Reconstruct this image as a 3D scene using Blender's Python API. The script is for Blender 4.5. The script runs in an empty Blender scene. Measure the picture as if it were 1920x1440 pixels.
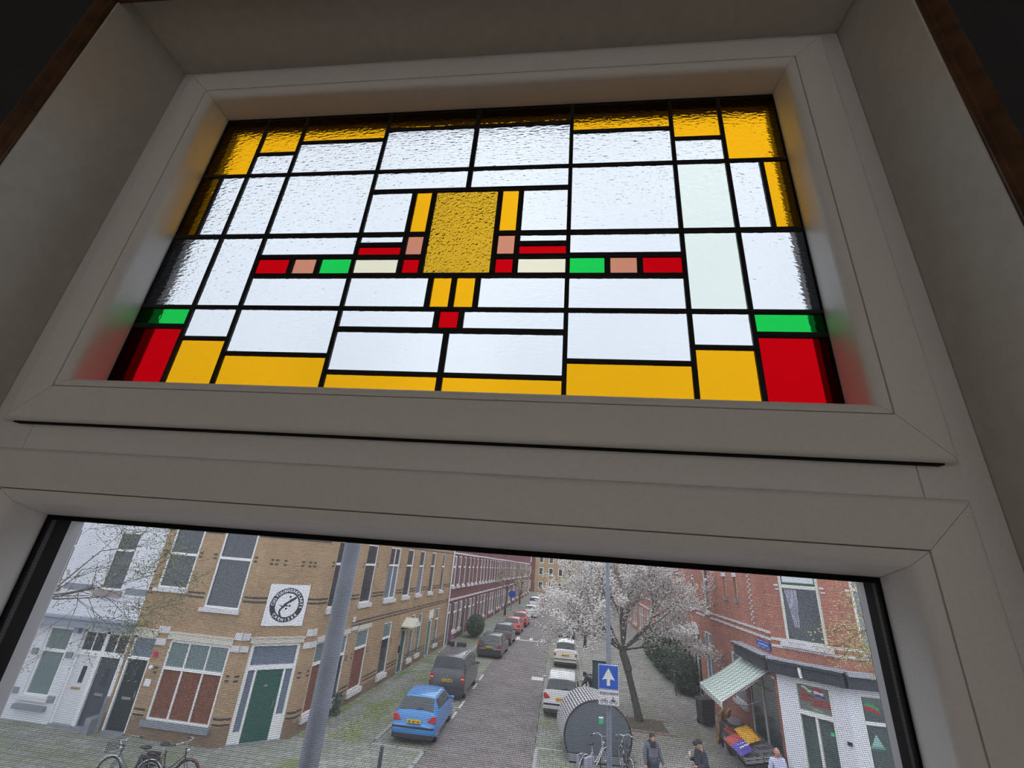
import bpy, bmesh, math, random
from mathutils import Vector, Matrix
random.seed(7)
R = math.radians
SC = bpy.context.scene
COL = SC.collection

# ------------------------------------------------------------------ camera
cam_d = bpy.data.cameras.new('camera')
cam = bpy.data.objects.new('camera', cam_d)
COL.objects.link(cam)
cam_d.sensor_width = 36.0
cam_d.sensor_fit = 'HORIZONTAL'
cam_d.lens = 815.365 / 1920 * 36.0
cam_d.clip_start = 0.02
cam_d.clip_end = 600
RC = [[0.99217261, -0.12144563, -0.0290599], [0.10068411, 0.91566767, -0.38912136], [0.0738663, 0.38314969, 0.92072802]]
m = Matrix(((RC[0][0], RC[0][2], -RC[0][1]), (RC[1][0], RC[1][2], -RC[1][1]), (RC[2][0], RC[2][2], -RC[2][1])))
cam.matrix_world = Matrix.Translation((0.202, -0.630, 6.2)) @ m.to_4x4()
SC.camera = cam

# ------------------------------------------------------------------ world: overcast sky
w = bpy.data.worlds.new('overcast_sky')
SC.world = w
w.use_nodes = True
nt = w.node_tree
nt.nodes.clear()
wo = nt.nodes.new('ShaderNodeOutputWorld')
bg = nt.nodes.new('ShaderNodeBackground')
tc = nt.nodes.new('ShaderNodeTexCoord')
sp = nt.nodes.new('ShaderNodeSeparateXYZ')
rp = nt.nodes.new('ShaderNodeValToRGB')
nz = nt.nodes.new('ShaderNodeTexNoise')
mx = nt.nodes.new('ShaderNodeMix')
mx.data_type = 'RGBA'
mx.blend_type = 'MULTIPLY'
mx.inputs[0].default_value = 1.0
rp2 = nt.nodes.new('ShaderNodeValToRGB')
nz.inputs['Scale'].default_value = 2.2
nz.inputs['Detail'].default_value = 4
L = nt.links.new
L(tc.outputs['Generated'], sp.inputs[0])
L(sp.outputs['Z'], rp.inputs[0])
L(tc.outputs['Generated'], nz.inputs['Vector'])
L(nz.outputs[0], rp2.inputs[0])
rp.color_ramp.elements[0].position = 0.0
rp.color_ramp.elements[0].color = (0.84, 0.88, 0.94, 1)
rp.color_ramp.elements[1].position = 1.0
rp.color_ramp.elements[1].color = (1.22, 1.24, 1.29, 1)
e_ = rp.color_ramp.elements.new(0.55)
e_.color = (1.00, 1.03, 1.09, 1)
rp2.color_ramp.elements[0].position = 0.35
rp2.color_ramp.elements[0].color = (0.90, 0.90, 0.91, 1)
rp2.color_ramp.elements[1].position = 0.65
rp2.color_ramp.elements[1].color = (1.06, 1.06, 1.06, 1)
L(rp.outputs[0], mx.inputs[6])
L(rp2.outputs[0], mx.inputs[7])
L(mx.outputs[2], bg.inputs[0])
bg.inputs[1].default_value = 2.80
L(bg.outputs[0], wo.inputs[0])

# added unseen fill light, bounced off the back wall to brighten the interior
ad = bpy.data.lights.new('room_fill_light', 'AREA')
ad.shape = 'RECTANGLE'
ad.size = 2.4
ad.size_y = 1.6
ad.energy = 37.0
ad.color = (0.95, 0.97, 1.0)
ao = bpy.data.objects.new('room_fill_light', ad)
COL.objects.link(ao)
ao.location = (0.2, -2.7, 6.2)
ao.rotation_euler = (R(90), 0, R(180))

SC.view_settings.view_transform = 'Standard'
SC.view_settings.look = 'None'
SC.view_settings.gamma = 1.0
SC.view_settings.use_curve_mapping = False
SC.view_settings.exposure = 0.0
cy = SC.cycles
cy.use_denoising = True
cy.max_bounces = 12
cy.diffuse_bounces = 4
cy.glossy_bounces = 4
cy.transmission_bounces = 8
cy.transparent_max_bounces = 16
cy.caustics_refractive = True
cy.caustics_reflective = False
cy.blur_glossy = 0.0
cy.sample_clamp_indirect = 6.0

# ------------------------------------------------------------------ materials
MATS = {}


def mat(name, col, rough=0.6, metal=0.0, noise=0.0, nscale=8.0, spec=0.5, bump=0.0, bscale=60.0, coat=0.0, emit=None):
    if name in MATS:
        return MATS[name]
    M = bpy.data.materials.new(name)
    M.use_nodes = True
    n = M.node_tree.nodes
    l = M.node_tree.links.new
    b = n['Principled BSDF']
    b.inputs['Base Color'].default_value = (*col, 1)
    b.inputs['Roughness'].default_value = rough
    b.inputs['Metallic'].default_value = metal
    b.inputs['Specular IOR Level'].default_value = spec
    b.inputs['Coat Weight'].default_value = coat
    if emit:
        b.inputs['Emission Color'].default_value = (*emit[:3], 1)
        b.inputs['Emission Strength'].default_value = emit[3]
    if noise or bump:
        t = n.new('ShaderNodeTexCoord')
        if noise:
            k = n.new('ShaderNodeTexNoise')
            k.inputs['Scale'].default_value = nscale
            k.inputs['Detail'].default_value = 5
            l(t.outputs['Object'], k.inputs['Vector'])
            r_ = n.new('ShaderNodeValToRGB')
            r_.color_ramp.elements[0].position = 0.3
            r_.color_ramp.elements[1].position = 0.7
            r_.color_ramp.elements[0].color = (*[c * (1 - noise) for c in col], 1)
            r_.color_ramp.elements[1].color = (*[min(1, c * (1 + noise)) for c in col], 1)
            l(k.outputs[0], r_.inputs[0])
            l(r_.outputs[0], b.inputs['Base Color'])
        if bump:
            k2 = n.new('ShaderNodeTexNoise')
            k2.inputs['Scale'].default_value = bscale
            k2.inputs['Detail'].default_value = 3
            l(t.outputs['Object'], k2.inputs['Vector'])
            bp = n.new('ShaderNodeBump')
            bp.inputs['Strength'].default_value = bump
            bp.inputs['Distance'].default_value = 0.002
            l(k2.outputs[0], bp.inputs['Height'])
            l(bp.outputs[0], b.inputs['Normal'])
    MATS[name] = M
    return M


def brick_mat(name, c1, c2, mortar, bw=0.21, bh=0.062, ms=0.008, stain=0.12):
    M = bpy.data.materials.new(name)
    M.use_nodes = True
    n = M.node_tree.nodes
    l = M.node_tree.links.new
    b = n['Principled BSDF']
    b.inputs['Roughness'].default_value = 0.85
    b.inputs['Specular IOR Level'].default_value = 0.2
    t = n.new('ShaderNodeTexCoord')
    br = n.new('ShaderNodeTexBrick')
    br.inputs['Scale'].default_value = 1.0
    br.inputs['Brick Width'].default_value = bw
    br.inputs['Row Height'].default_value = bh
    br.inputs['Mortar Size'].default_value = ms
    br.inputs['Color1'].default_value = (*c1, 1)
    br.inputs['Color2'].default_value = (*c2, 1)
    br.inputs['Mortar'].default_value = (*mortar, 1)
    l(t.outputs['UV'], br.inputs['Vector'])
    nn = n.new('ShaderNodeTexNoise')
    nn.inputs['Scale'].default_value = 0.9
    nn.inputs['Detail'].default_value = 6
    l(t.outputs['Object'], nn.inputs['Vector'])
    mp = n.new('ShaderNodeMapRange')
    mp.inputs[1].default_value = 0.3
    mp.inputs[2].default_value = 0.7
    mp.inputs[3].default_value = 1 - stain
    mp.inputs[4].default_value = 1 + stain
    l(nn.outputs[0], mp.inputs[0])
    mm = n.new('ShaderNodeVectorMath')
    mm.operation = 'SCALE'
    l(br.outputs[0], mm.inputs[0])
    l(mp.outputs[0], mm.inputs['Scale'])
    l(mm.outputs[0], b.inputs['Base Color'])
    bp = n.new('ShaderNodeBump')
    bp.inputs['Strength'].default_value = 0.4
    bp.inputs['Distance'].default_value = 0.01
    bp.invert = True
    l(br.outputs['Fac'], bp.inputs['Height'])
    l(bp.outputs[0], b.inputs['Normal'])
    MATS[name] = M
    return M


def glass_mat(name, col, bump=0.25, scale=140.0, rough=0.10, dist=0.0012, stretch=1.0, ior=1.25):
    """leaded-light glass: coloured, rippled on both faces"""
    M = bpy.data.materials.new(name)
    M.use_nodes = True
    n = M.node_tree.nodes
    l = M.node_tree.links.new
    n.remove(n['Principled BSDF'])
    g = n.new('ShaderNodeBsdfGlass')
    g.inputs['Color'].default_value = (*[c ** 0.5 for c in col], 1)
    g.inputs['Roughness'].default_value = rough
    g.inputs['IOR'].default_value = ior
    t = n.new('ShaderNodeTexCoord')
    oi = n.new('ShaderNodeObjectInfo')
    cb = n.new('ShaderNodeCombineXYZ')
    mu = n.new('ShaderNodeMath')
    mu.operation = 'MULTIPLY'
    mu.inputs[1].default_value = 3.0
    l(oi.outputs['Random'], mu.inputs[0])
    l(mu.outputs[0], cb.inputs[1])
    l(mu.outputs[0], cb.inputs[0])
    va = n.new('ShaderNodeVectorMath')
    va.operation = 'ADD'
    l(t.outputs['Object'], va.inputs[0])
    l(cb.outputs[0], va.inputs[1])
    mp = n.new('ShaderNodeMapping')
    mp.inputs['Scale'].default_value = (1.0, 1.0, stretch)
    l(va.outputs[0], mp.inputs[0])
    k = n.new('ShaderNodeTexNoise')
    k.inputs['Scale'].default_value = scale
    k.inputs['Detail'].default_value = 2.0
    k.inputs['Roughness'].default_value = 0.45
    l(mp.outputs[0], k.inputs['Vector'])
    bp = n.new('ShaderNodeBump')
    bp.inputs['Strength'].default_value = bump
    bp.inputs['Distance'].default_value = dist
    l(k.outputs[0], bp.inputs['Height'])
    l(bp.outputs[0], g.inputs['Normal'])
    l(g.outputs[0], n['Material Output'].inputs[0])
    MATS[name] = M
    return M


def clear_glass(name, refl=0.05, tint=(0.96, 0.98, 0.98)):
    M = bpy.data.materials.new(name)
    M.use_nodes = True
    n = M.node_tree.nodes
    l = M.node_tree.links.new
    n.remove(n['Principled BSDF'])
    a = n.new('ShaderNodeBsdfTransparent')
    a.inputs[0].default_value = (*tint, 1)
    g = n.new('ShaderNodeBsdfGlossy')
    g.inputs['Roughness'].default_value = 0.03
    s = n.new('ShaderNodeMixShader')
    s.inputs[0].default_value = refl
    l(a.outputs[0], s.inputs[1])
    l(g.outputs[0], s.inputs[2])
    l(s.outputs[0], n['Material Output'].inputs[0])
    MATS[name] = M
    return M


def window_glass(name, col, rough=0.12, speck=0.25):
    """opaque-looking house window: dark room and reflection speckles put into the colour"""
    return mat(name, col, rough=rough, noise=speck, nscale=14, spec=0.9, bump=0.05, bscale=3)


PVC = mat('white_pvc', (0.84, 0.825, 0.80), rough=0.42, noise=0.03, nscale=300, spec=0.35)
BOARD = mat('white_painted_board', (0.68, 0.66, 0.61), rough=0.6, noise=0.05, nscale=40, spec=0.3)
BLACK = mat('black_rubber', (0.004, 0.004, 0.005), rough=0.7, spec=0.1)
LEAD = mat('dark_lead', (0.012, 0.011, 0.013), rough=0.5, spec=0.3, noise=0.3, nscale=90)
BROWNWOOD = mat('brown_varnished_wood', (0.085, 0.036, 0.013), rough=0.33, noise=0.5, nscale=30, bump=0.3, bscale=80)
DARKWALL = mat('shade_toned_wall', (0.032, 0.029, 0.034), rough=0.85, noise=0.15, nscale=20)  # near-black colour stands in for the shade on the backlit window wall
ROOMWALL = mat('room_plaster', (0.62, 0.595, 0.565), rough=0.9)
GREYMET = mat('grey_galvanised', (0.105, 0.12, 0.16), rough=0.5, metal=0.1, noise=0.12, nscale=6)
WHITE = mat('white_paint', (0.80, 0.80, 0.82), rough=0.5)
SCREENW = mat('screen_frame_white', (0.82, 0.82, 0.86), rough=0.4)
STEEL = mat('bright_steel', (0.55, 0.56, 0.60), rough=0.25, metal=0.9)
BLK = mat('black_paint', (0.012, 0.013, 0.016), rough=0.4)
TYRE = mat('tyre_rubber', (0.015, 0.015, 0.017), rough=0.8, spec=0.2)
DARKGL = window_glass('dark_window_glass', (0.028, 0.036, 0.052), speck=0.6)
CURTGL = window_glass('curtained_window_glass', (0.15, 0.21, 0.22), speck=0.1)
GREYGL = window_glass('grey_blue_window_glass', (0.14, 0.18, 0.25), speck=0.15)
SHOPGL = window_glass('shop_window_glass', (0.07, 0.10, 0.10), speck=0.2)
BROWNBOARD = mat('red_brown_boarding', (0.17, 0.055, 0.028), rough=0.7, noise=0.25, nscale=10)
TAN = brick_mat('tan_brick', (0.44, 0.29, 0.175), (0.35, 0.225, 0.13), (0.32, 0.25, 0.18))
TANLOW = brick_mat('sooty_tan_brick', (0.26, 0.17, 0.11), (0.20, 0.13, 0.085), (0.18, 0.14, 0.11))
DBRICK = mat('dark_glazed_brick', (0.035, 0.035, 0.035), rough=0.5)
RED = brick_mat('red_brick', (0.44, 0.17, 0.125), (0.36, 0.125, 0.095), (0.36, 0.22, 0.18))
PURPLE = brick_mat('purple_red_brick', (0.20, 0.065, 0.07), (0.14, 0.045, 0.055), (0.16, 0.10, 0.10))
WBRICK = brick_mat('white_painted_brick', (0.74, 0.75, 0.82), (0.70, 0.71, 0.78), (0.58, 0.59, 0.66), stain=0.05)
GREYST = mat('grey_stone', (0.22, 0.24, 0.28), rough=0.8, noise=0.1, nscale=5)
WSTONE = mat('white_sill_stone', (0.62, 0.60, 0.64), rough=0.7, noise=0.08, nscale=6)
GREEND = mat('dark_green_door_paint', (0.012, 0.085, 0.065), rough=0.4)
BLACKD = mat('black_green_door_paint', (0.010, 0.022, 0.022), rough=0.35)
GREYD = mat('slate_grey_door_paint', (0.045, 0.055, 0.075), rough=0.45)
SLATE = mat('slate_black_fascia', (0.035, 0.04, 0.055), rough=0.6, noise=0.15, nscale=4)
ROOF = mat('dark_roof_tiles', (0.06, 0.05, 0.05), rough=0.8)
MOSS = mat('moss', (0.17, 0.22, 0.06), rough=0.95, noise=0.35, nscale=7)


# ------------------------------------------------------------------ mesh helpers
class MB:
    """collects faces with uv, links them as one mesh object"""

    def __init__(s):
        s.v, s.f, s.uv = [], [], []

    def quad(s, pts, uv=None):
        b = len(s.v)
        s.v += [tuple(p) for p in pts]
        s.f.append(tuple(range(b, b + len(pts))))
        s.uv.append(uv or [(0, 0)] * len(pts))
        return s

    def box(s, x0, x1, y0, y1, z0, z1, T=None):
        T = T or (lambda a, b_, c: (a, b_, c))
        if x0 > x1: x0, x1 = x1, x0
        if y0 > y1: y0, y1 = y1, y0
        if z0 > z1: z0, z1 = z1, z0
        P = [(x, y, z) for z in (z0, z1) for y in (y0, y1) for x in (x0, x1)]
        b = len(s.v)
        s.v += [tuple(T(*p)) for p in P]
        for q, ax in (((0, 1, 5, 4), 1), ((3, 2, 6, 7), 1), ((2, 0, 4, 6), 0), ((1, 3, 7, 5), 0), ((0, 2, 3, 1), 2), ((4, 5, 7, 6), 2)):
            s.f.append(tuple(b + i for i in q))
            if ax == 1:
                s.uv.append([(P[i][0], P[i][2]) for i in q])
            elif ax == 0:
                s.uv.append([(P[i][1], P[i][2]) for i in q])
            else:
                s.uv.append([(P[i][0], P[i][1]) for i in q])
        return s

    def prism(s, poly, d0, d1, T):
        """poly in (a,b), extruded along third from d0 to d1; T(a,b,d)->xyz"""
        n = len(poly)
        b = len(s.v)
        s.v += [tuple(T(a, c, d0)) for a, c in poly] + [tuple(T(a, c, d1)) for a, c in poly]
        s.f.append(tuple(range(b, b + n)))
        s.uv.append([p for p in poly])
        s.f.append(tuple(reversed(range(b + n, b + 2 * n))))
        s.uv.append([p for p in reversed(poly)])
        for i in range(n):
            j = (i + 1) % n
            s.f.append((b + i, b + n + i, b + n + j, b + j))
            s.uv.append([(0, 0)] * 4)
        return s

    def tube(s, pts, rad, n=8, cap=True):
        pts = [Vector(p) for p in pts]
        if not isinstance(rad, (list, tuple)):
            rad = [rad] * len(pts)
        b = len(s.v)
        prev = None
        for i, p in enumerate(pts):
            t = (pts[min(i + 1, len(pts) - 1)] - pts[max(i - 1, 0)])
            if t.length < 1e-9:
                t = Vector((0, 0, 1))
            t.normalize()
            if prev is None:
                a = Vector((0, 0, 1)) if abs(t.z) < 0.9 else Vector((1, 0, 0))
                u = t.cross(a).normalized()
            else:
                u = (prev - t * prev.dot(t))
                if u.length < 1e-6:
                    u = t.orthogonal()
                u.normalize()
            prev = u
            v_ = t.cross(u)
            for k in range(n):
                an = 2 * math.pi * k / n
                q = p + (u * math.cos(an) + v_ * math.sin(an)) * rad[i]
                s.v.append(tuple(q))
        for i in range(len(pts) - 1):
            for k in range(n):
                k2 = (k + 1) % n
                s.f.append((b + i * n + k, b + i * n + k2, b + (i + 1) * n + k2, b + (i + 1) * n + k))
                s.uv.append([(0, 0)] * 4)
        if cap:
            s.f.append(tuple(b + k for k in reversed(range(n))))
            s.uv.append([(0, 0)] * n)
            e = b + (len(pts) - 1) * n
            s.f.append(tuple(e + k for k in range(n)))
            s.uv.append([(0, 0)] * n)
        return s

    def torus(s, c, r, rr, axis='y', n=28, k=8, a0=0.0, a1=2 * math.pi, T=None):
        full = abs(a1 - a0 - 2 * math.pi) < 1e-6
        pts = []
        for i in range(n + (0 if full else 1)):
            a = a0 + (a1 - a0) * i / n
            if axis == 'y':
                pts.append(Vector((c[0] + r * math.cos(a), c[1], c[2] + r * math.sin(a))))
            elif axis == 'x':
                pts.append(Vector((c[0], c[1] + r * math.cos(a), c[2] + r * math.sin(a))))
            else:
                pts.append(Vector((c[0] + r * math.cos(a), c[1] + r * math.sin(a), c[2])))
        if full:
            pts.append(pts[0])
        return s.tube(pts, rr, k, cap=not full)

    def cyl(s, c, r, h0, h1, axis='z', n=20, r2=None):
        r2 = r if r2 is None else r2
        d = {'x': Vector((1, 0, 0)), 'y': Vector((0, 1, 0)), 'z': Vector((0, 0, 1))}[axis]
        return s.tube([Vector(c) + d * h0, Vector(c) + d * h1], [r, r2], n)

    def ball(s, c, rx, ry=None, rz=None, n=12, m=8):
        ry = ry or rx
        rz = rz or rx
        b = len(s.v)
        for j in range(m + 1):
            th = math.pi * j / m
            for i in range(n):
                a = 2 * math.pi * i / n
                s.v.append((c[0] + rx * math.sin(th) * math.cos(a), c[1] + ry * math.sin(th) * math.sin(a), c[2] + rz * math.cos(th)))
        for j in range(m):
            for i in range(n):
                i2 = (i + 1) % n
                s.f.append((b + j * n + i, b + (j + 1) * n + i, b + (j + 1) * n + i2, b + j * n + i2))
                s.uv.append([(0, 0)] * 4)
        return s

    def build(s, name, m, parent=None, smooth=False, bevel=0.0):
        me = bpy.data.meshes.new(name)
        me.from_pydata(s.v, [], s.f)
        uvl = me.uv_layers.new(name='UVMap')
        i = 0
        flat = []
        for u in s.uv:
            for a in u:
                flat += [a[0], a[1]]
        if len(flat) == 2 * len(me.loops):
            uvl.data.foreach_set('uv', flat)
        me.materials.append(m)
        if smooth:
            me.polygons.foreach_set('use_smooth', [True] * len(me.polygons))
        me.update()
        o = bpy.data.objects.new(name, me)
        COL.objects.link(o)
        if parent is not None:
            o.parent = parent
        if bevel:
            bm_ = o.modifiers.new('bevel', 'BEVEL')
            bm_.width = bevel
            bm_.segments = 2
            bm_.limit_method = 'ANGLE'
        return o


def empty(name, loc=(0, 0, 0), rz=0.0):
    o = bpy.data.objects.new(name, None)
    o.empty_display_size = 0.1
    COL.objects.link(o)
    o.location = loc
    o.rotation_euler = (0, 0, rz)
    return o


def tag(o, label, cat, group=None):
    o['label'] = label
    o['category'] = cat
    if group:
        o['group'] = group
    return o


def struct(o):
    o['kind'] = 'structure'
    return o


def lab(o, t):
    o['label'] = t
    return o


def copy_tree(o, parent=None):
    c = o.copy()
    COL.objects.link(c)
    c.parent = parent
    for ch in list(o.children):
        copy_tree(ch, c)
    return c


def smooth_by_angle(o, deg=40):
    me = o.data
    me.polygons.foreach_set('use_smooth', [True] * len(me.polygons))
    bm_ = bmesh.new()
    bm_.from_mesh(me)
    bmesh.ops.remove_doubles(bm_, verts=bm_.verts, dist=1e-5)
    bmesh.ops.recalc_face_normals(bm_, faces=bm_.faces)
    for e in bm_.edges:
        if len(e.link_faces) == 2:
            e.smooth = e.calc_face_angle(0) < R(deg)
    bm_.to_mesh(me)
    bm_.free()
    return o


def text_faces(txt, size, bold=0.0):
    cu = bpy.data.curves.new('t', 'FONT')
    cu.body = txt
    cu.size = size
    cu.offset = bold
    cu.align_x = 'CENTER'
    o = bpy.data.objects.new('t', cu)
    COL.objects.link(o)
    dg = bpy.context.evaluated_depsgraph_get()
    me = bpy.data.meshes.new_from_object(o.evaluated_get(dg))
    v = [tuple(x.co) for x in me.vertices]
    f = [tuple(p.vertices) for p in me.polygons]
    bpy.data.objects.remove(o)
    bpy.data.meshes.remove(me)
    bpy.data.curves.remove(cu)
    return v, f


def add_text(mb, txt, size, T, bold=0.0):
    v, f = text_faces(txt, size, bold)
    b = len(mb.v)
    mb.v += [tuple(T(p[0], p[1])) for p in v]
    for q in f:
        mb.f.append(tuple(b + i for i in q))
        mb.uv.append([(0, 0)] * len(q))


# ================================================================== INTERIOR
S = 0.8                      # metres per window unit
Z0 = 6.767                   # world height of the centre line of the leaded panel


def X(u): return u * S
def Z(u): return u * S + Z0


def rect_frame(parent, hx, z0, z1, prof, m, names, gap=0.0004, smooth=False):
    """mitred frame of four members. prof: closed list of (inset_side, inset_top, inset_bottom, y)"""
    n = len(prof)
    def corners(p):
        i, t, bt, y = p
        return [Vector((-(hx - i), y, z0 + bt)), Vector((hx - i, y, z0 + bt)), Vector((hx - i, y, z1 - t)), Vector((-(hx - i), y, z1 - t))]
    rings = [corners(p) for p in prof]
    for k, nm in enumerate(names):
        a, b = k, (k + 1) % 4
        mb = MB()
        A, B = [], []
        for r_ in rings:
            d = (r_[b] - r_[a]).normalized() * gap
            A.append(r_[a] + d)
            B.append(r_[b] - d)
        mb.v = [tuple(p) for p in A + B]
        for i in range(n):
            j = (i + 1) % n
            mb.f.append((i, j, n + j, n + i))
            mb.uv.append([(0, 0)] * 4)
        mb.f.append(tuple(range(n)))
        mb.uv.append([(0, 0)] * n)
        mb.f.append(tuple(reversed(range(n, 2 * n))))
        mb.uv.append([(0, 0)] * n)
        o = mb.build(nm, m, parent)
        smooth_by_angle(o, 35)
    return


def P4(l): return [(a, a, a, y) for a, y in l]


# --- upper window
win1 = struct(empty('window_1', (0, 0, 0)))
NM = ('bottom_rail', 'stile', 'top_rail', 'stile')
sash = P4([(0.0, -0.030), (0.0, -0.0560), (0.0006, -0.0590), (0.0022, -0.0618), (0.005, -0.0635), (0.008, -0.064), (0.0575, -0.064),
           (0.0590, -0.0632), (0.0595, -0.060), (0.0595, 0.005), (0.03, 0.005), (0.03, -0.030)])
bead = P4([(0.0602, 0.002), (0.0602, -0.0600), (0.0608, -0.0626), (0.064, -0.0622), (0.0690, -0.0602), (0.0730, -0.0570), (0.0752, -0.0530), (0.0758, -0.048), (0.0768, -0.002), (0.0768, 0.002)])
ZT1, ZB1 = Z(0.526), Z(-0.519)
rect_frame(win1, X(0.845), ZB1, ZT1, sash, PVC, NM)
rect_frame(win1, X(0.845), ZB1, ZT1, bead, PVC, ('glazing_bead',) * 4, gap=0.0003)
gask = P4([(0.070, -0.003), (0.0805, -0.003), (0.0805, 0.0035), (0.070, 0.0035)])
rect_frame(win1, X(0.845), ZB1, ZT1, gask, BLACK, ('gasket',) * 4, gap=0)
spac = P4([(0.068, 0.0060), (0.0785, 0.0060), (0.0785, 0.022), (0.068, 0.022)])
rect_frame(win1, X(0.845), ZB1, ZT1, spac, BLACK, ('spacer',) * 4, gap=0)
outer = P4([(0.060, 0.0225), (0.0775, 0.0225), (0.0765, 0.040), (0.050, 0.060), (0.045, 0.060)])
rect_frame(win1, X(0.845), ZB1, ZT1, outer, mat('shaded_grey_pvc', (0.20, 0.185, 0.18), rough=0.5), ('outer_trim',) * 4, gap=0)  # white outer frame coloured grey to carry its shade
OUTG = clear_glass('outer_clear_glass', 0.03)
MB().box(-X(0.762), X(0.762), 0.0405, 0.0430, Z(-0.44), Z(0.448)).build('pane', OUTG, win1)

# --- lower window
win2 = struct(empty('window_2', (0, 0, 0)))
ZT2, ZB2 = Z(-0.572), Z(-1.95)
rect_frame(win2, X(0.842), ZB2, ZT2, sash, PVC, NM)
bead2 = [(i, t, i, y) for i, t, y in ((0.0602, 0.0602, 0.002), (0.0602, 0.0602, -0.0600), (0.0608, 0.0608, -0.0626), (0.064, 0.064, -0.0622), (0.0700, 0.0690, -0.0602),
                                      (0.0755, 0.0740, -0.0570), (0.0785, 0.0775, -0.0530), (0.0795, 0.0790, -0.048), (0.0815, 0.0905, -0.002), (0.0815, 0.0905, 0.002))]
rect_frame(win2, X(0.842), ZB2, ZT2, bead2, PVC, ('glazing_bead',) * 4, gap=0.0003)
g2 = [(0.070, 0.086, 0.07, -0.003), (0.0848, 0.0972, 0.08, -0.003), (0.0848, 0.0972, 0.08, 0.0035), (0.070, 0.086, 0.07, 0.0035)]
rect_frame(win2, X(0.842), ZB2, ZT2, g2, BLACK, ('gasket',) * 4, gap=0)
sp2 = [(0.068, 0.084, 0.07, 0.0125), (0.0785, 0.0945, 0.0775, 0.0125), (0.0765, 0.0945, 0.0775, 0.040), (0.068, 0.084, 0.07, 0.040)]
rect_frame(win2, X(0.842), ZB2, ZT2, sp2, BLACK, ('gasket',) * 4, gap=0)
SPM = mat('spacer_metal', (0.05, 0.048, 0.055), rough=0.5, metal=0.4)
sp3 = [(0.068, 0.084, 0.07, 0.0040), (0.0830, 0.0955, 0.0788, 0.0040), (0.0830, 0.0955, 0.0788, 0.0122), (0.068, 0.084, 0.07, 0.0122)]
rect_frame(win2, X(0.842), ZB2, ZT2, sp3, SPM, ('spacer',) * 4, gap=0)
dots = MB()
zz = ZB2 + 0.1
while zz < ZT2 - 0.10:
    for sx in (-1, 1):
        dots.ball((sx * (X(0.842) - 0.0831), 0.0082, zz), 0.0004, 0.0006, 0.0008, 5, 3)
    zz += 0.0045
o = dots.build('perforation', mat('perforation_grey', (0.22, 0.22, 0.25), rough=0.4), win2)
o['kind'] = 'stuff'
LOWG = clear_glass('lower_clear_glass', 0.022)
MB().box(-X(0.752), X(0.752), -0.0015, 0.0025, Z(-1.86), Z(-0.676)).build('pane', LOWG, win2)

# --- fixed outer frame of both windows, with transom
wf = struct(empty('trim_1', (0, 0, 0)))
FY0, FY1 = -0.048, 0.072
for sx in (-1, 1):
    MB().box(sx * X(0.8940), sx * X(0.795), FY0, FY1, Z(-2.05), Z(0.562)).build('frame_jamb', PVC, wf, bevel=0.0015)
MB().box(-X(0.794), X(0.794), FY0, FY1, Z(0.48), Z(0.562)).build('frame_head', PVC, wf, bevel=0.0015)
MB().box(-X(0.794), X(0.794), FY0, FY1, Z(-0.61), Z(-0.48)).build('transom', PVC, wf, bevel=0.0015)
MB().box(-X(0.794), X(0.794), FY0, FY1, Z(-2.05), Z(-1.90)).build('frame_sill', PVC, wf, bevel=0.0015)
# black strip standing in for the shadow line under the upper sash
MB().box(-X(0.826), X(0.826), -0.0575, -0.047, Z(-0.5213), Z(-0.5130)).build('shadow_strip', BLACK, win1)

# --- reveal boards
rv = struct(empty('trim_2', (0, 0, 0)))
YR, YL = -0.184, -0.205
o = MB().box(-X(0.8945) - 0.02, -X(0.8945), YL, FY1, Z(-2.1), Z(0.60)).build('reveal_board', BOARD, rv)
o = MB().box(X(0.8945), X(0.8945) + 0.02, YR, FY1, Z(-2.1), Z(0.60)).build('reveal_board', BOARD, rv)
o = MB().box(-X(0.8945) + 0.0005, X(0.8945) - 0.0005, YL, FY1, Z(0.5630), Z(0.5630) + 0.02).build('reveal_board', BOARD, rv)
o = MB().box(-X(0.893), X(0.893), YL - 0.04, FY0 - 0.001, Z(-2.05) - 0.02, Z(-2.05)).build('window_board', BOARD, rv)

# --- brown moulded architrave round the opening
ar = struct(empty('trim_3', (0, 0, 0)))
prof = [(0.0035, 0.002), (0.0035, -0.004), (0.006, -0.0075), (0.0085, -0.008), (0.0105, -0.005), (0.013, -0.004), (0.016, -0.006), (0.020, -0.012),
        (0.025, -0.015), (0.030, -0.0145), (0.034, -0.011), (0.036, -0.005), (0.036, 0.002)]


def arch_profile(side):
    mb = MB()
    zt = Z(0.523)
    n = len(prof)
    if side == 0:
        A = [Vector((-X(0.8945) - a, y + YL, zt + a)) for a, y in prof]
        B = [Vector((X(0.8945) + a, y + YR, zt + a)) for a, y in prof]
    else:
        Y_ = YR if side > 0 else YL
        A = [Vector((side * (X(0.8945) + a), y + Y_, zt + a)) for a, y in prof]
        B = [Vector((side * (X(0.8945) + a), y + Y_, Z(-2.1))) for a, y in prof]
    mb.v = [tuple(p) for p in A + B]
    for i in range(n):
        j = (i + 1) % n
        mb.f.append((i, j, n + j, n + i))
        mb.uv.append([(0, 0)] * 4)
    mb.f.append(tuple(range(n)))
    mb.uv.append([(0, 0)] * n)
    mb.f.append(tuple(range(n, 2 * n)))
    mb.uv.append([(0, 0)] * n)
    return smooth_by_angle(mb.build('moulding', BROWNWOOD, ar), 30)


for sd in (-1, 0, 1):
    arch_profile(sd)

# --- room shell
ox, zt = X(0.8945) + 0.0205, Z(0.563) + 0.0205
RX0, RX1, RY0, RZ0, RZ1 = -2.3, 2.5, -4.15, 4.72, 7.62


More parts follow.
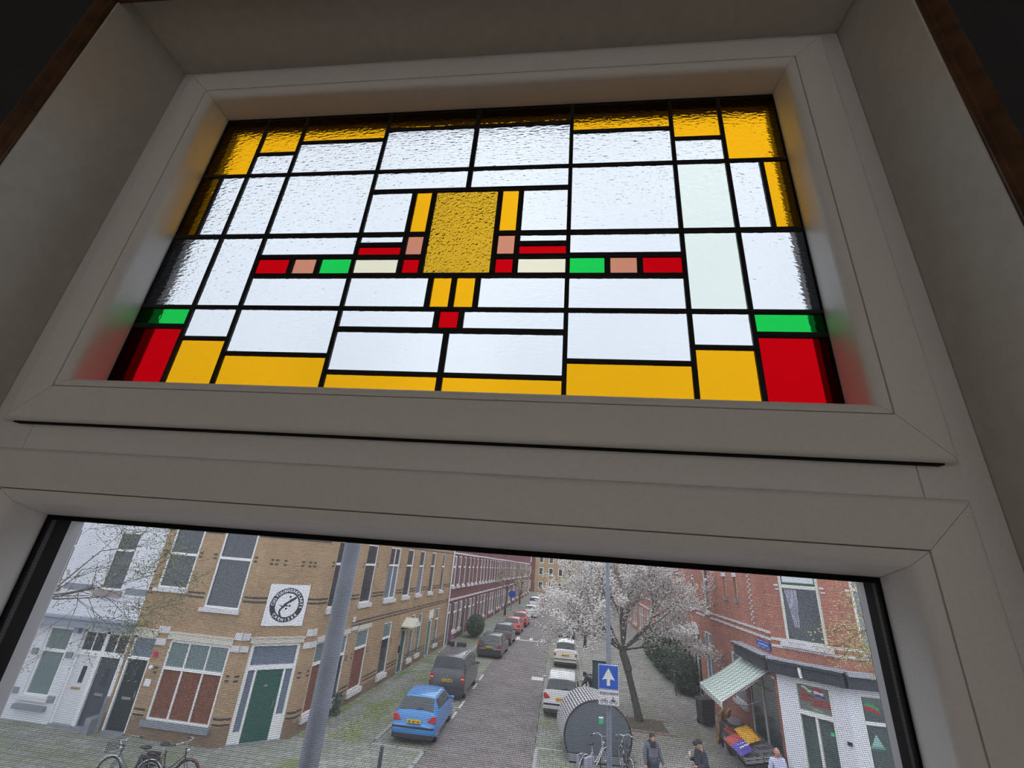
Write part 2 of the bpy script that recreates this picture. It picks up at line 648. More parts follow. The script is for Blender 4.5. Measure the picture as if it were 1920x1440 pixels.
def wall_open(name, m, y0, y1, xa, xb, za, zb, hx0, hx1, hz0, hz1):
    mb = MB()
    mb.box(xa, hx0, y0, y1, za, zb)
    mb.box(hx1, xb, y0, y1, za, zb)
    mb.box(hx0, hx1, y0, y1, hz1, zb)
    mb.box(hx0, hx1, y0, y1, za, hz0)
    return struct(mb.build(name, m))


mbw = MB()
mbw.box(RX0, -ox, YL, -0.03, RZ0, RZ1).box(ox, RX1, YR, -0.03, RZ0, RZ1)
mbw.prism([(-ox, YL), (ox, YR), (ox, -0.03), (-ox, -0.03)], zt, RZ1, lambda a, b, d: (a, b, d))
mbw.prism([(-ox, YL), (ox, YR), (ox, -0.03), (-ox, -0.03)], RZ0, Z(-2.08) - 0.02, lambda a, b, d: (a, b, d))
struct(mbw.build('wall_front', DARKWALL))
wall_open('wall_facade', TAN, -0.03, 0.06, -7, 7, 0, 10.5, -ox, ox, Z(-2.08) - 0.02, zt)
struct(MB().box(RX0 - 0.1, RX0, RY0, YR, RZ0, RZ1).build('wall_left', ROOMWALL))
struct(MB().box(RX1, RX1 + 0.1, RY0, YR, RZ0, RZ1).build('wall_right', ROOMWALL))
struct(MB().box(RX0 - 0.1, RX1 + 0.1, RY0, 0.06, RZ1, RZ1 + 0.2).build('ceiling', mat('ceiling_plaster', (0.6, 0.57, 0.52), rough=0.9)))
struct(MB().box(RX0 - 0.1, RX1 + 0.1, RY0, 0.06, RZ0 - 0.2, RZ0).build('floor', mat('wooden_floor', (0.23, 0.13, 0.07), rough=0.5, noise=0.2, nscale=6)))
struct(MB().box(RX0 - 0.1, RX1 + 0.1, RY0 - 0.1, RY0, RZ0, RZ1).build('wall_back', ROOMWALL))

# --- leaded stained glass panel
G = dict(
    white=glass_mat('rippled_clear_glass', (0.3264, 0.3364, 0.3548), 0.9, 85, 0.05, 0.0021, 2.4),
    pale=glass_mat('pale_green_glass', (0.311, 0.3302, 0.3164), 0.8, 85, 0.05, 0.0018, 2.4),
    amber=glass_mat('amber_glass', (0.3379, 0.1651, 0.003072), 0.9, 90, 0.08, 0.0015, 1.8),
    red=glass_mat('red_glass', (0.2074, 0.0004608, 0.00192), 0.2, 40, 0.08),
    green=glass_mat('green_glass', (0.005376, 0.2227, 0.03226), 0.6, 100, 0.08, 0.0018),
    pink=glass_mat('pink_glass', (0.2266, 0.09062, 0.0576), 0.4, 80, 0.12),
    cream=glass_mat('cream_glass', (0.3149, 0.2918, 0.2227), 0.6, 110, 0.15, 0.0018),
    gold=glass_mat('hammered_gold_glass', (0.2534, 0.1459, 0.009216), 1.0, 200, 0.08, 0.0042),
)
GL = dict(white='rippled clear glass pane', pale='pale green tinted pane', amber='amber yellow rippled pane', red='deep red pane', green='bright green pane',
          pink='salmon pink pane', cream='cream pane', gold='large gold hammered centre pane')
panel = tag(empty('stained_glass_panel', (0, 0, 0)), 'leaded stained glass panel of clear, amber, red and green rectangles around a gold centre', 'stained glass')
a_, b_, c_, e_, T_, B_ = 0.616, 0.4975, 0.25, 0.757, 0.442, -0.428
half = [
    (e_, a_, 0.208, T_, 'amber'), (a_, b_, 0.288, T_, 'amber'), (a_, b_, 0.208, 0.288, 'white'), (b_, c_, 0.327, T_, 'amber'), (b_, c_, 0.208, 0.327, 'white'),
    (c_, 0, 0.363, T_, 'amber'), (c_, 0, 0.208, 0.363, 'white'),
    (e_, 0.691, 0, 0.208, 'amber'), (0.691, a_, 0, 0.208, 'white'), (a_, b_, 0, 0.208, 'side'), (b_, c_, 0, 0.208, 'white'),
    (c_, 0, 0.138, 0.208, 'white'), (c_, 0.134, 0, 0.138, 'white'), (0.134, 0.083, 0, 0.138, 'amber'), (0.134, 0.083, -0.067, 0, 'pink'), (0.134, 0.083, -0.119, -0.067, 'red'),
    (e_, a_, -0.208, 0, 'white'), (a_, b_, -0.208, 0, 'side'), (b_, c_, -0.065, 0, 'white'), (b_, 0.405, -0.120, -0.065, 'red'), (0.405, 0.336, -0.120, -0.065, 'pink'),
    (0.336, c_, -0.120, -0.065, 'green'), (b_, c_, -0.208, -0.120, 'white'),
    (c_, 0.134, -0.031, 0, 'white'), (c_, 0.134, -0.067, -0.031, 'red'), (c_, 0.134, -0.119, -0.067, 'cream'), (c_, 0.054, -0.208, -0.119, 'white'), (0.054, 0, -0.208, -0.119, 'amber'),
    (e_, a_, -0.260, -0.208, 'green'), (e_, a_, B_, -0.260, 'red'), (a_, b_, -0.290, -0.208, 'white'), (a_, b_, B_, -0.290, 'amber'), (b_, c_, -0.326, -0.208, 'white'), (b_, c_, B_, -0.326, 'amber'),
    (c_, 0.027, -0.261, -0.208, 'white'), (c_, 0, -0.364, -0.261, 'white'), (c_, 0, B_, -0.364, 'amber'),
]
panes = []
for x0, x1, z0, z1, k in half:
    panes.append((-x0, -x1, z0, z1, 'white' if k == 'side' else k))
    panes.append((x1, x0, z0, z1, 'pale' if k == 'side' else k))
panes.append((-0.083, 0.083, -0.119, 0.138, 'gold'))
panes.append((-0.027, 0.027, -0.261, -0.208, 'red'))
vl, hl = {}, {}
for x0, x1, z0, z1, k in panes:
    o = MB().box(X(x0), X(x1), 0.0, 0.0035, Z(z0), Z(z1))
    # thin gap hidden under the came keeps neighbouring panes apart
    o = MB().box(X(x0) + 0.0012, X(x1) - 0.0012, -0.0012, 0.0022, Z(z0) + 0.0012, Z(z1) - 0.0012).build('pane', G[k], panel)
    lab(o, GL[k])
    for xx in (x0, x1):
        vl.setdefault(round(xx, 4), []).append((z0, z1))
    for zz in (z0, z1):
        hl.setdefault(round(zz, 4), []).append((x0, x1))


def merge(iv):
    iv = sorted(iv)
    out = [list(iv[0])]
    for a, b in iv[1:]:
        if a <= out[-1][1] + 1e-6:
            out[-1][1] = max(out[-1][1], b)
        else:
            out.append([a, b])
    return out


def came_w(c, a, b, vert):
    ext = abs(b - a)
    if vert:
        return 0.0125 if (abs(c) < 0.42 and ext < 0.4) else 0.0098
    return 0.0120 if (-0.27 < c < 0.14 and ext < 1.0) else 0.0098


for c, ivs in vl.items():
    for a, b in merge(ivs):
        wd = came_w(c, a, b, True) * S / 2
        if abs(c) > 0.75: wd = 0.0085
        pr = [(-wd, -0.0006), (-wd, -0.0024), (-wd * 0.6, -0.0036), (wd * 0.6, -0.0036), (wd, -0.0024), (wd, -0.0006), (wd, 0.003), (wd * 0.6, 0.0044), (-wd * 0.6, 0.0044), (-wd, 0.003)]
        MB().prism(pr, Z(a) - 0.001, Z(b) + 0.001, lambda p, q, d: (X(c) + p, q, d)).build('lead_came', LEAD, panel)
for c, ivs in hl.items():
    for a, b in merge(ivs):
        wd = came_w(c, a, b, False) * S / 2
        if c > 0.43: wd = 0.0145
        elif c < -0.4: wd = 0.006
        pr = [(-wd, -0.0006), (-wd, -0.0022), (-wd * 0.6, -0.0034), (wd * 0.6, -0.0034), (wd, -0.0022), (wd, -0.0006), (wd, 0.003), (wd * 0.6, 0.0042), (-wd * 0.6, 0.0042), (-wd, 0.003)]
        MB().prism(pr, X(a) - 0.001, X(b) + 0.001, lambda p, q, d: (d, q, Z(c) + p)).build('lead_came', LEAD, panel)

# --- insect screen outside the lower window
scr = tag(empty('insect_screen', (0, 0.041, Z(-0.7))), 'fine mesh insect screen in a slim white frame outside the lower window', 'insect screen')
SY = 0.066
for sx in (-1, 1):
    o = MB().box(sx * X(0.7555), sx * X(0.793), SY - 0.0255, SY + 0.002, Z(-1.90), Z(-0.672)).build('screen_frame', SCREENW, scr)
    o.matrix_parent_inverse = Matrix.Translation((0, -0.041, -Z(-0.7)))
for za, zb in ((-0.6905, -0.672), (-1.90, -1.86)):
    o = MB().box(-X(0.7555), X(0.7555), SY - 0.0255, SY + 0.002, Z(za), Z(zb)).build('screen_frame', SCREENW, scr)
    o.matrix_parent_inverse = Matrix.Translation((0, -0.041, -Z(-0.7)))
mesh_ = MB()
r_w = 0.00019
x = -X(0.756)
while x < X(0.756):
    mesh_.box(x - r_w, x + r_w, SY + 0.001, SY + 0.0013, Z(-1.3), Z(-0.69))
    x += 0.0015
z = Z(-1.3)
while z < Z(-0.69):
    mesh_.box(-X(0.756), X(0.756), SY + 0.0013, SY + 0.0016, z - r_w, z + r_w)
    z += 0.0020
o = mesh_.build('wire_mesh', mat('screen_wire', (0.13, 0.135, 0.17), rough=0.6), scr)
o['kind'] = 'stuff'
o.matrix_parent_inverse = Matrix.Translation((0, -0.041, -Z(-0.7)))

# ================================================================== STREET
# ground
rng = random.Random(3)


def paver_mat(name, c1, c2, mortar, bw, bh, ms, moss=0.0):
    M = brick_mat(name, c1, c2, mortar, bw, bh, ms, 0.15)
    if moss:
        n = M.node_tree.nodes
        l = M.node_tree.links.new
        b = n['Principled BSDF']
        src = b.inputs['Base Color'].links[0].from_socket
        t = n.new('ShaderNodeTexCoord')
        k = n.new('ShaderNodeTexNoise')
        k.inputs['Scale'].default_value = 0.55
        k.inputs['Detail'].default_value = 8
        l(t.outputs['Object'], k.inputs['Vector'])
        r_ = n.new('ShaderNodeMapRange')
        r_.inputs[1].default_value = 0.48
        r_.inputs[2].default_value = 0.66
        r_.inputs[3].default_value = 0.0
        r_.inputs[4].default_value = moss
        l(k.outputs[0], r_.inputs[0])
        mxx = n.new('ShaderNodeMix')
        mxx.data_type = 'RGBA'
        l(r_.outputs[0], mxx.inputs[0])
        l(src, mxx.inputs[6])
        mxx.inputs[7].default_value = (0.13, 0.17, 0.05, 1)
        l(mxx.outputs[2], b.inputs['Base Color'])
    return M


ROADM = paver_mat('clinker_road', (0.24, 0.205, 0.205), (0.17, 0.15, 0.155), (0.10, 0.09, 0.09), 0.2, 0.10, 0.012)
PAVEM = paver_mat('grey_pavers', (0.30, 0.285, 0.27), (0.235, 0.225, 0.22), (0.13, 0.125, 0.11), 0.30, 0.30, 0.012, 0.30)
PAVEL = paver_mat('mossy_pavers', (0.27, 0.27, 0.25), (0.21, 0.21, 0.20), (0.13, 0.14, 0.09), 0.30, 0.30, 0.014, 0.75)
KERB = mat('kerb_stone', (0.30, 0.30, 0.30), rough=0.85, noise=0.12, nscale=4)
struct(MB().box(-90, 90, 0.06, 260, -0.5, -0.12).build('ground', mat('bare_ground', (0.16, 0.15, 0.14), rough=0.95)))
struct(MB().box(-4.25, -0.55, 16.6, 150, -0.115, -0.02).build('road', ROADM))
struct(MB().box(-60, 60, 0.06, 12.4, -0.115, -0.02).build('cross_road', ROADM))
struct(MB().box(-4.25, -0.55, 12.4, 16.6, -0.115, -0.02).build('junction', ROADM))
# parking strips
struct(MB().box(-6.25, -4.27, 18.0, 150, -0.115, -0.02).build('parking_strip', PAVEL))
struct(MB().box(-0.53, 1.75, 19.6, 150, -0.115, -0.02).build('parking_strip', PAVEL))
# pavements
struct(MB().box(-60, -6.27, 12.42, 150, -0.115, 0.0).build('pavement', PAVEL))
mbx = MB()
mbx.box(-6.27, -4.40, 12.42, 17.85, -0.115, 0.0)
struct(mbx.build('pavement', PAVEL))
struct(MB().box(1.90, 60, 12.42, 150, -0.115, 0.0).build('pavement', PAVEM))
struct(MB().box(-0.40, 1.90, 12.42, 19.45, -0.115, 0.0).build('pavement', PAVEL))
kerbs = struct(empty('trim_4'))
kb = MB().box(-0.07, 0.07, 0, 0.985, -0.11, 0.012)
k0 = kb.build('kerb_stone', KERB, kerbs, bevel=0.01)
first = True


def kerb_run(x0, y0, x1, y1):
    global first
    n = max(1, int(round(math.hypot(x1 - x0, y1 - y0))))
    a = math.atan2(y1 - y0, x1 - x0) - math.pi / 2
    for i in range(n):
        o = k0 if first else k0.copy()
        if not first:
            COL.objects.link(o)
        first = False
        o.location = (x0 + (x1 - x0) * i / n, y0 + (y1 - y0) * i / n, 0)
        o.rotation_euler = (0, 0, a)


kerb_run(-4.33, 12.5, -4.33, 17.9)
kerb_run(-6.26, 18.4, -6.26, 52)
kerb_run(-4.33, 17.9, -6.2, 17.95)
kerb_run(1.82, 19.6, 1.82, 52)
kerb_run(-0.47, 12.5, -0.47, 19.5)
kerb_run(-0.47, 19.55, 1.8, 19.55)
PAINT = mat('road_marking_white', (0.55, 0.55, 0.54), rough=0.8, noise=0.15, nscale=5)
for y0, y1 in ((21.6, 22.6), (23.1, 24.3), (26.6, 27.8), (28.6, 30.0), (36.0, 37.6)):
    struct(MB().box(-4.24, -4.14, y0, y1, -0.0195, -0.012).build('road_marking', PAINT))
for x0, x1, y0, y1 in ((-3.9, -0.7, 44.6, 44.85), (-3.9, -0.7, 48.0, 48.2), (-1.3, -0.6, 30.1, 30.9), (-3.6, -3.3, 44.9, 46.5), (-2.4, -2.1, 44.9, 46.5), (-1.3, -1.0, 44.9, 46.5)):
    struct(MB().box(x0, x1, y0, y1, -0.0195, -0.012).build('road_marking', PAINT))
# moss and weeds along the left pavement
wd = MB()
for i in range(5200):
    y = 17.7 + rng.random() ** 1.5 * 30
    if rng.random() < 0.3:
        x = -8.80 + rng.gauss(0, 0.07) + (y - 17.4) * 0.02
    else:
        x = -7.45 + rng.gauss(0, 0.30) + (y - 17.4) * 0.03
    if math.sin(y * 2.1) + math.sin(y * 0.9 + 1) < rng.uniform(-1.6, 0.8):
        continue
    q_ = 0.02 + rng.random() * 0.045
    a = rng.random() * 3.14
    dx, dy = q_ * math.cos(a), q_ * math.sin(a)
    wd.quad([(x - dy, y + dx, 0.003), (x + dx, y + dy, 0.012), (x + dy, y - dx, 0.003), (x - dx, y - dy, 0.010)])
o = wd.build('weeds', MOSS)
o['kind'] = 'stuff'
tag(o, 'green moss and weeds growing in a strip along the left pavement', 'weeds')


# ------------------------------------------------------------------ facades
class Fr:
    def __init__(s, p, ang, side=1):
        s.p = p
        s.u = (math.cos(ang), math.sin(ang))
        s.n = (s.u[1] * side, -s.u[0] * side)

    def __call__(s, a, o, z):
        return (s.p[0] + s.u[0] * a + s.n[0] * o, s.p[1] + s.u[1] * a + s.n[1] * o, z)


def wall(F, name, m, parent, s0, s1, z0, z1, holes=(), th=0.3, parts=None):
    """brick wall of real thickness with openings"""
    ss = sorted({s0, s1} | {h[0] for h in holes} | {h[1] for h in holes})
    zs = sorted({z0, z1} | {h[2] for h in holes} | {h[3] for h in holes})
    ss = [a for a in ss if s0 <= a <= s1]
    zs = [a for a in zs if z0 <= a <= z1]
    mb = MB()
    for i in range(len(ss) - 1):
        j = 0
        while j < len(zs) - 1:
            cs = (ss[i] + ss[i + 1]) / 2
            def solid(k):
                cz = (zs[k] + zs[k + 1]) / 2
                return not any(h[0] < cs < h[1] and h[2] < cz < h[3] for h in holes)
            if not solid(j):
                j += 1
                continue
            k = j
            while k + 1 < len(zs) - 1 and solid(k + 1):
                k += 1
            mb.box(ss[i], ss[i + 1], -th, 0, zs[j], zs[k + 1], F)
            j = k + 1
    return mb.build(name, m, parent)


def window(F, parent, s0, s1, z0, z1, transom=None, mull=(), glass=None, gl_low=None, sill=True, fm=None, rec=0.10, fw=0.075, sillm=None, sillh=0.12, tr_mull=None, name='window'):
    fm = fm or WHITE
    mb = MB()
    d0, d1 = -rec, -rec + 0.07
    mb.box(s0, s0 + fw, d0, d1, z0, z1, F).box(s1 - fw, s1, d0, d1, z0, z1, F)
    mb.box(s0 + fw, s1 - fw, d0, d1, z1 - fw, z1, F).box(s0 + fw, s1 - fw, d0, d1, z0, z0 + fw, F)
    zt_ = z1 - fw
    if transom:
        mb.box(s0 + fw, s1 - fw, d0, d1 + 0.015, transom - fw * 0.6, transom + fw * 0.6, F)
        zt_ = transom - fw * 0.6
    for q in mull:
        mb.box(q - fw * .4, q + fw * .4, d0, d1 - 0.002, z0 + fw, zt_, F)
    for q in (tr_mull if tr_mull is not None else mull):
        if transom:
            mb.box(q - fw * .35, q + fw * .35, d0, d1 - 0.002, transom + fw * 0.6, z1 - fw, F)
    f = mb.build(name, fm, parent)
    gm = glass or DARKGL
    if transom:
        MB().box(s0 + fw * .5, s1 - fw * .5, d0 + 0.01, d0 + 0.03, transom, z1 - fw * .5, F).build('pane', gm, f)
        MB().box(s0 + fw * .5, s1 - fw * .5, d0 + 0.01, d0 + 0.03, z0 + fw * .5, transom, F).build('pane', gl_low or gm, f)
    else:
        MB().box(s0 + fw * .5, s1 - fw * .5, d0 + 0.01, d0 + 0.03, z0 + fw * .5, z1 - fw * .5, F).build('pane', gl_low or gm, f)
    if sill:
        MB().box(s0 - 0.08, s1 + 0.08, -rec, 0.09, z0 - sillh, z0, F).build('sill', sillm or WSTONE, parent)
    return f


def door(F, parent, s0, s1, z1, m, z0=0.0, rec=0.14, slot=True, pane=None, knob=None, fm=None, plate=True):
    d = MB().box(s0, s1, -rec, -rec + 0.05, z0 + 0.02, z1, F)
    d = d.build('door', m, parent)
    MB().box(s0 - 0.07, s0, -rec, -0.02, z0, z1 + 0.06, F).box(s1, s1 + 0.07, -rec, -0.02, z0, z1 + 0.06, F).box(s0, s1, -rec, -0.02, z1, z1 + 0.06, F).build('door_frame', fm or WHITE, parent)
    MB().box(s0 - 0.05, s1 + 0.05, -rec, 0.05, z0 - 0.02, z0 + 0.06, F).build('doorstep', GREYST, parent)
    if slot:
        sc_ = (s0 + s1) / 2
        MB().box(sc_ - 0.17, sc_ + 0.17, -rec + 0.05, -rec + 0.065, 0.95, 1.02, F).build('letter_slot', STEEL, d)
    if pane:
        MB().box(pane[0], pane[1], -rec + 0.05, -rec + 0.058, pane[2], pane[3], F).build('pane', DARKGL, d)
    if knob is not None:
        MB().tube([F(knob, -rec + 0.05, 1.05), F(knob, -rec + 0.11, 1.05), F(knob, -rec + 0.11, 1.25)], 0.018, 6).build('door_handle', STEEL, d)
    return d


# ---------------- tan brick corner building
tan = tag(empty('corner_building', (-10, 20, 0)), 'tan brick corner building with a green door on its cut corner', 'building')


def unp(o_):
    """children were modelled in world metres: cancel the parent's own place"""
    for o in o_.children:
        o.matrix_parent_inverse = Matrix.Translation(-o_.location)


FF = Fr((0, 15.9), 0)
H0 = 10.4
A = (-10.8, 15.9)
angc = math.atan2(17.4 - 15.9, -9.05 + 10.8)
CL = math.hypot(1.5, 1.75)
FC = Fr(A, angc)
Bp = (-9.05, 17.4)
FS = Fr(Bp, math.atan2(1, 0.02))
hf = [(-14.98, -14.05, 0.0, 2.88), (-13.5, -11.15, 0.5, 2.85), (-14.75, -13.5, 4.45, 6.60), (-12.65, -11.25, 3.95, 6.62)]
wall(FF, 'wall', TAN, tan, -15.05, -10.8, 0.55, H0, hf)
wall(FF, 'wall', TANLOW, tan, -15.05, -14.98, 0.0, 0.55)
wall(FF, 'wall', TANLOW, tan, -14.05, -10.8, 0.0, 0.55, [(-13.5, -11.15, 0.5, 0.55)])
hc = [(0.34, 2.0, 0.0, 2.95)]
wall(FC, 'wall', TAN, tan, 0, CL, 0.55, H0, hc)
wall(FC, 'wall', TANLOW, tan, 0, 0.34, 0, 0.55)
wall(FC, 'wall', TANLOW, tan, 2.0, CL, 0, 0.55)
up = [(0.72, 1.95), (3.6, 4.85), (6.55, 8.1), (9.3, 10.45), (11.7, 12.75), (14.3, 15.3), (17.2, 18.1)]
gr = [(0.52, 1.42, 0.5, 2.88), (2.15, 3.2, 0.45, 2.88), (4.1, 5.42, 0.45, 2.88), (7.3, 8.46, 0.45, 2.88), (11.75, 12.5, 0.45, 2.88), (13.2, 14.0, 0.5, 2.85), (17.2, 18.1, 0.5, 2.85)]
hs = [(a, b, 4.02, 6.62) for a, b in up] + gr + [(10.15, 11.15, 0, 2.45), (15.4, 16.4, 0, 2.85)]
LS = 20.3
wall(FS, 'wall', TAN, tan, 0, LS, 0.45, H0, hs)
for q in ((0, 10.15), (11.15, 15.4), (16.4, LS)):
    wall(FS, 'wall', TANLOW, tan, q[0], q[1], 0, 0.45)
# body behind the walls, roof
def fcorner(F, s, o): return F(s, o, 0)[:2]
core = [fcorner(FF, -15.0, -0.32), fcorner(FF, -10.95, -0.32), fcorner(FC, CL - 0.05, -0.34), fcorner(FS, LS - 0.05, -0.32), (-15.0, 37.6)]
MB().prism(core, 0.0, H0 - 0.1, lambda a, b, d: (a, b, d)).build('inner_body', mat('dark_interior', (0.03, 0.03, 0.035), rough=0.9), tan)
MB().prism([(-15.05, 15.8), (-10.75, 15.8), (-8.95, 17.4), (-8.55, 37.7), (-15.05, 37.7)], H0, H0 + 0.25, lambda a, b, d: (a, b, d)).build('roof', ROOF, tan)
# windows front
window(FF, tan, -14.75, -13.5, 4.45, 6.60, 5.66)
window(FF, tan, -12.65, -11.25, 3.95, 6.62, 5.64)
window(FF, tan, -13.5, -11.15, 0.5, 2.85, 2.0, mull=(-12.72, -11.93), glass=CURTGL, gl_low=BROWNBOARD, sillm=GREYST, sillh=0.16)
MB().box(-14.98, -14.05, -0.14, -0.07, 2.14, 2.22, FF).box(-14.98, -14.9, -0.14, -0.07, 2.2, 2.88, FF).box(-14.12, -14.05, -0.14, -0.07, 2.2, 2.88, FF).box(-14.98, -14.05, -0.14, -0.07, 2.8, 2.88, FF).build('transom_frame', WHITE, tan)
MB().box(-14.9, -14.1, -0.13, -0.11, 2.2, 2.82, FF).build('transom_pane', GREYGL, tan)
lab(door(FF, tan, -14.9, -14.12, 2.14, BLACKD, pane=(-14.62, -14.4, 1.45, 1.95), knob=-14.2), 'black green door with letter slot')
# chamfer door
MB().box(0.34, 0.46, -0.14, -0.04, 0, 2.95, FC).box(1.9, 2.0, -0.14, -0.04, 0, 2.95, FC).box(0.46, 1.9, -0.14, -0.04, 2.86, 2.95, FC).box(0.46, 1.9, -0.14, -0.03, 2.13, 2.27, FC) \
    .box(0.66, 0.74, -0.14, -0.05, 0, 2.13, FC).box(1.60, 1.68, -0.14, -0.05, 0, 2.13, FC).box(1.68, 1.9, -0.14, -0.08, 0, 0.75, FC).box(0.46, 0.66, -0.14, -0.08, 0, 0.35, FC).build('door_frame', WHITE, tan)
MB().box(0.46, 1.9, -0.13, -0.11, 2.25, 2.88, FC).build('transom_pane', GREYGL, tan)
MB().box(0.46, 0.66, -0.13, -0.11, 0.35, 2.13, FC).build('side_light', GREYGL, tan)
MB().box(1.68, 1.9, -0.13, -0.11, 0.75, 2.13, FC).build('side_light', GREYGL, tan)
gd = lab(MB().box(0.74, 1.60, -0.12, -0.07, 0.03, 2.13, FC).build('door', GREEND, tan), 'dark green corner door')
MB().tube([FC(1.50, -0.07, 0.95), FC(1.50, -0.02, 0.95), FC(1.50, -0.02, 1.2)], 0.02, 6).build('door_handle', STEEL, gd)
MB().box(1.07, 1.20, -0.07, -0.06, 1.62, 1.67, FC).build('name_plate', STEEL, gd)
MB().box(0.3, 2.04, -0.14, 0.06, -0.03, 0.03, FC).build('doorstep', GREYST, tan)
# side windows
for i, (a, b) in enumerate(up):
    window(FS, tan, a, b, 4.02, 6.62, 5.70, mull=((a + b) / 2,) if i == 2 else (), tr_mull=((a + b) / 2,) if i == 2 else (), gl_low=(GREYGL if i in (2, 4) else None), sillh=0.18)
for i, (a, b, z0, z1) in enumerate(gr):
    window(FS, tan, a, b, z0, z1, 2.12, glass=CURTGL, gl_low=(BROWNBOARD if i in (0, 2) else (CURTGL if i > 3 else DARKGL)), sillh=0.2)
MB().box(10.15, 11.15, -0.14, -0.1, 2.2, 2.45, FS).build('transom_pane', DARKGL, tan)
door(FS, tan, 10.25, 11.05, 2.15, GREEND)
door(FS, tan, 15.5, 16.3, 2.15, mat('teal_door_paint', (0.03, 0.16, 0.15), rough=0.4))
MB().box(15.4, 16.4, -0.12, 0.02, 2.3, 2.85, FS).build('transom_board', WHITE, tan)
# pitched porch canopy over side door
cn = MB()
cn.prism([(9.95, 2.45), (10.65, 2.85), (11.35, 2.45), (11.35, 2.40), (10.65, 2.79), (9.95, 2.40)], 0.0, 0.75, lambda a, b, d: FS(a, d, b))
cn.build('porch_canopy', mat('canopy_cream', (0.62, 0.62, 0.52), rough=0.6), tan)
MB().prism([(10.0, 2.42), (10.65, 2.78), (11.3, 2.42)], 0.70, 0.74, lambda a, b, d: FS(a, d, b)).build('canopy_gable', WHITE, tan)
# bands of dark glazed brick
bd = MB()
for z in (4.24, 4.38):
    bd.box(-15.05, -14.84, 0, 0.012, z, z + 0.055, FF).box(-13.41, -12.74, 0, 0.012, z, z + 0.055, FF).box(-11.16, -10.8, 0, 0.012, z, z + 0.055, FF)
    bd.box(0, CL, 0, 0.012, z, z + 0.055, FC)
    prev = 0
    for a, b in up + [(LS, LS)]:
        bd.box(prev, a - 0.1, 0, 0.012, z, z + 0.055, FS)
        prev = b + 0.1
for z in (3.12, 3.26):
    bd.box(3.3, LS, 0, 0.012, z, z + 0.05, FS)
for z in (0.58, 0.74):
    bd.box(-14.0, -13.6, 0, 0.012, z, z + 0.055, FF).box(-11.05, -10.8, 0, 0.012, z, z + 0.055, FF).box(0, 0.3, 0, 0.012, z, z + 0.055, FC).box(2.03, CL, 0, 0.012, z, z + 0.055, FC)
    prev = 0
    for a, b in [(q[0], q[1]) for q in gr[:4]] + [(10.15, 11.15), (15.4, 16.4), (LS, LS)]:
        bd.box(prev, a - 0.12, 0, 0.012, z, z + 0.055, FS)
        prev = b + 0.12
for z in (6.48,):
    bd.box(-15.05, -14.8, 0, 0.012, z, z + 0.055, FF).box(-13.45, -12.7, 0, 0.012, z, z + 0.055, FF).box(-11.2, -10.8, 0, 0.012, z, z + 0.055, FF).box(0, CL, 0, 0.012, z, z + 0.055, FC).box(0, LS, 0, 0.012, z + 0.2, z + 0.255, FS)
bd.build('brick_band', DBRICK, tan)
# small dark marks beside the windows (each a pair of glazed bricks)
mk = MB()
def marks(F, s, z, w_=0.13):
    mk.box(s, s + w_, 0, 0.012, z, z + 0.055, F).box(s, s + w_, 0, 0.012, z - 0.14, z - 0.085, F)
for s in (-14.95, -13.44, -12.85, -11.18):
    marks(FF, s, 5.72)
for s in (0.25, 0.42, 0.72, 1.35, 1.62, 1.79):
    marks(FC, s, 5.68, 0.1)
for a, b in up:
    marks(FS, a - 0.28, 5.72); marks(FS, b + 0.1, 5.72)
for s in (-13.75, -11.02):
    marks(FF, s, 1.95)
for s in (0.08, 2.1):
    marks(FC, s, 1.95)
for q in gr[:4]:
    marks(FS, q[0] - 0.28, 1.95); marks(FS, q[1] + 0.1, 1.95)
mk.build('glazed_bricks', DBRICK, tan)
# white lintels and corner blocks
lt = [(FF, -15.0, -14.03, 2.88, 3.08), (FF, -13.6, -11.08, 2.87, 3.07), (FC, 0.28, 2.06, 2.96, 3.12)]
for F, a, b, z0, z1 in lt:
    MB().box(a, b, 0, 0.05, z0, z1, F).box(a - 0.03, b + 0.03, 0, 0.08, z1, z1 + 0.04, F).build('lintel', mat('cream_lintel', (0.60, 0.56, 0.50), rough=0.6), tan)
for q in gr[:3]:
    MB().box(q[0] - 0.06, q[1] + 0.06, 0, 0.05, 2.88, 3.06, FS).build('lintel', mat('cream_lintel', (0.60, 0.56, 0.50)), tan)
for F, a, b, z0, z1 in ((FF, -14.05, -13.62, 3.03, 3.24), (FF, -14.02, -13.62, 2.66, 2.86), (FF, -11.06, -10.78, 3.06, 3.27), (FF, -11.1, -10.78, 2.7, 2.88), (FC, 0.0, 0.24, 3.06, 3.27), (FC, 0.0, 0.28, 2.7, 2.88),
                        (FC, 2.10, CL + 0.02, 3.16, 3.38), (FC, 2.08, CL + 0.02, 2.76, 2.95), (FS, 0.0, 0.28, 3.16, 3.38), (FS, 0.0, 0.42, 2.76, 2.95), (FS, 3.3, 3.95, 2.95, 3.1), (FS, 3.3, 3.5, 3.3, 3.5)):
    MB().box(a, b, 0, 0.05, z0, z1, F).build('corner_block', WSTONE, tan)
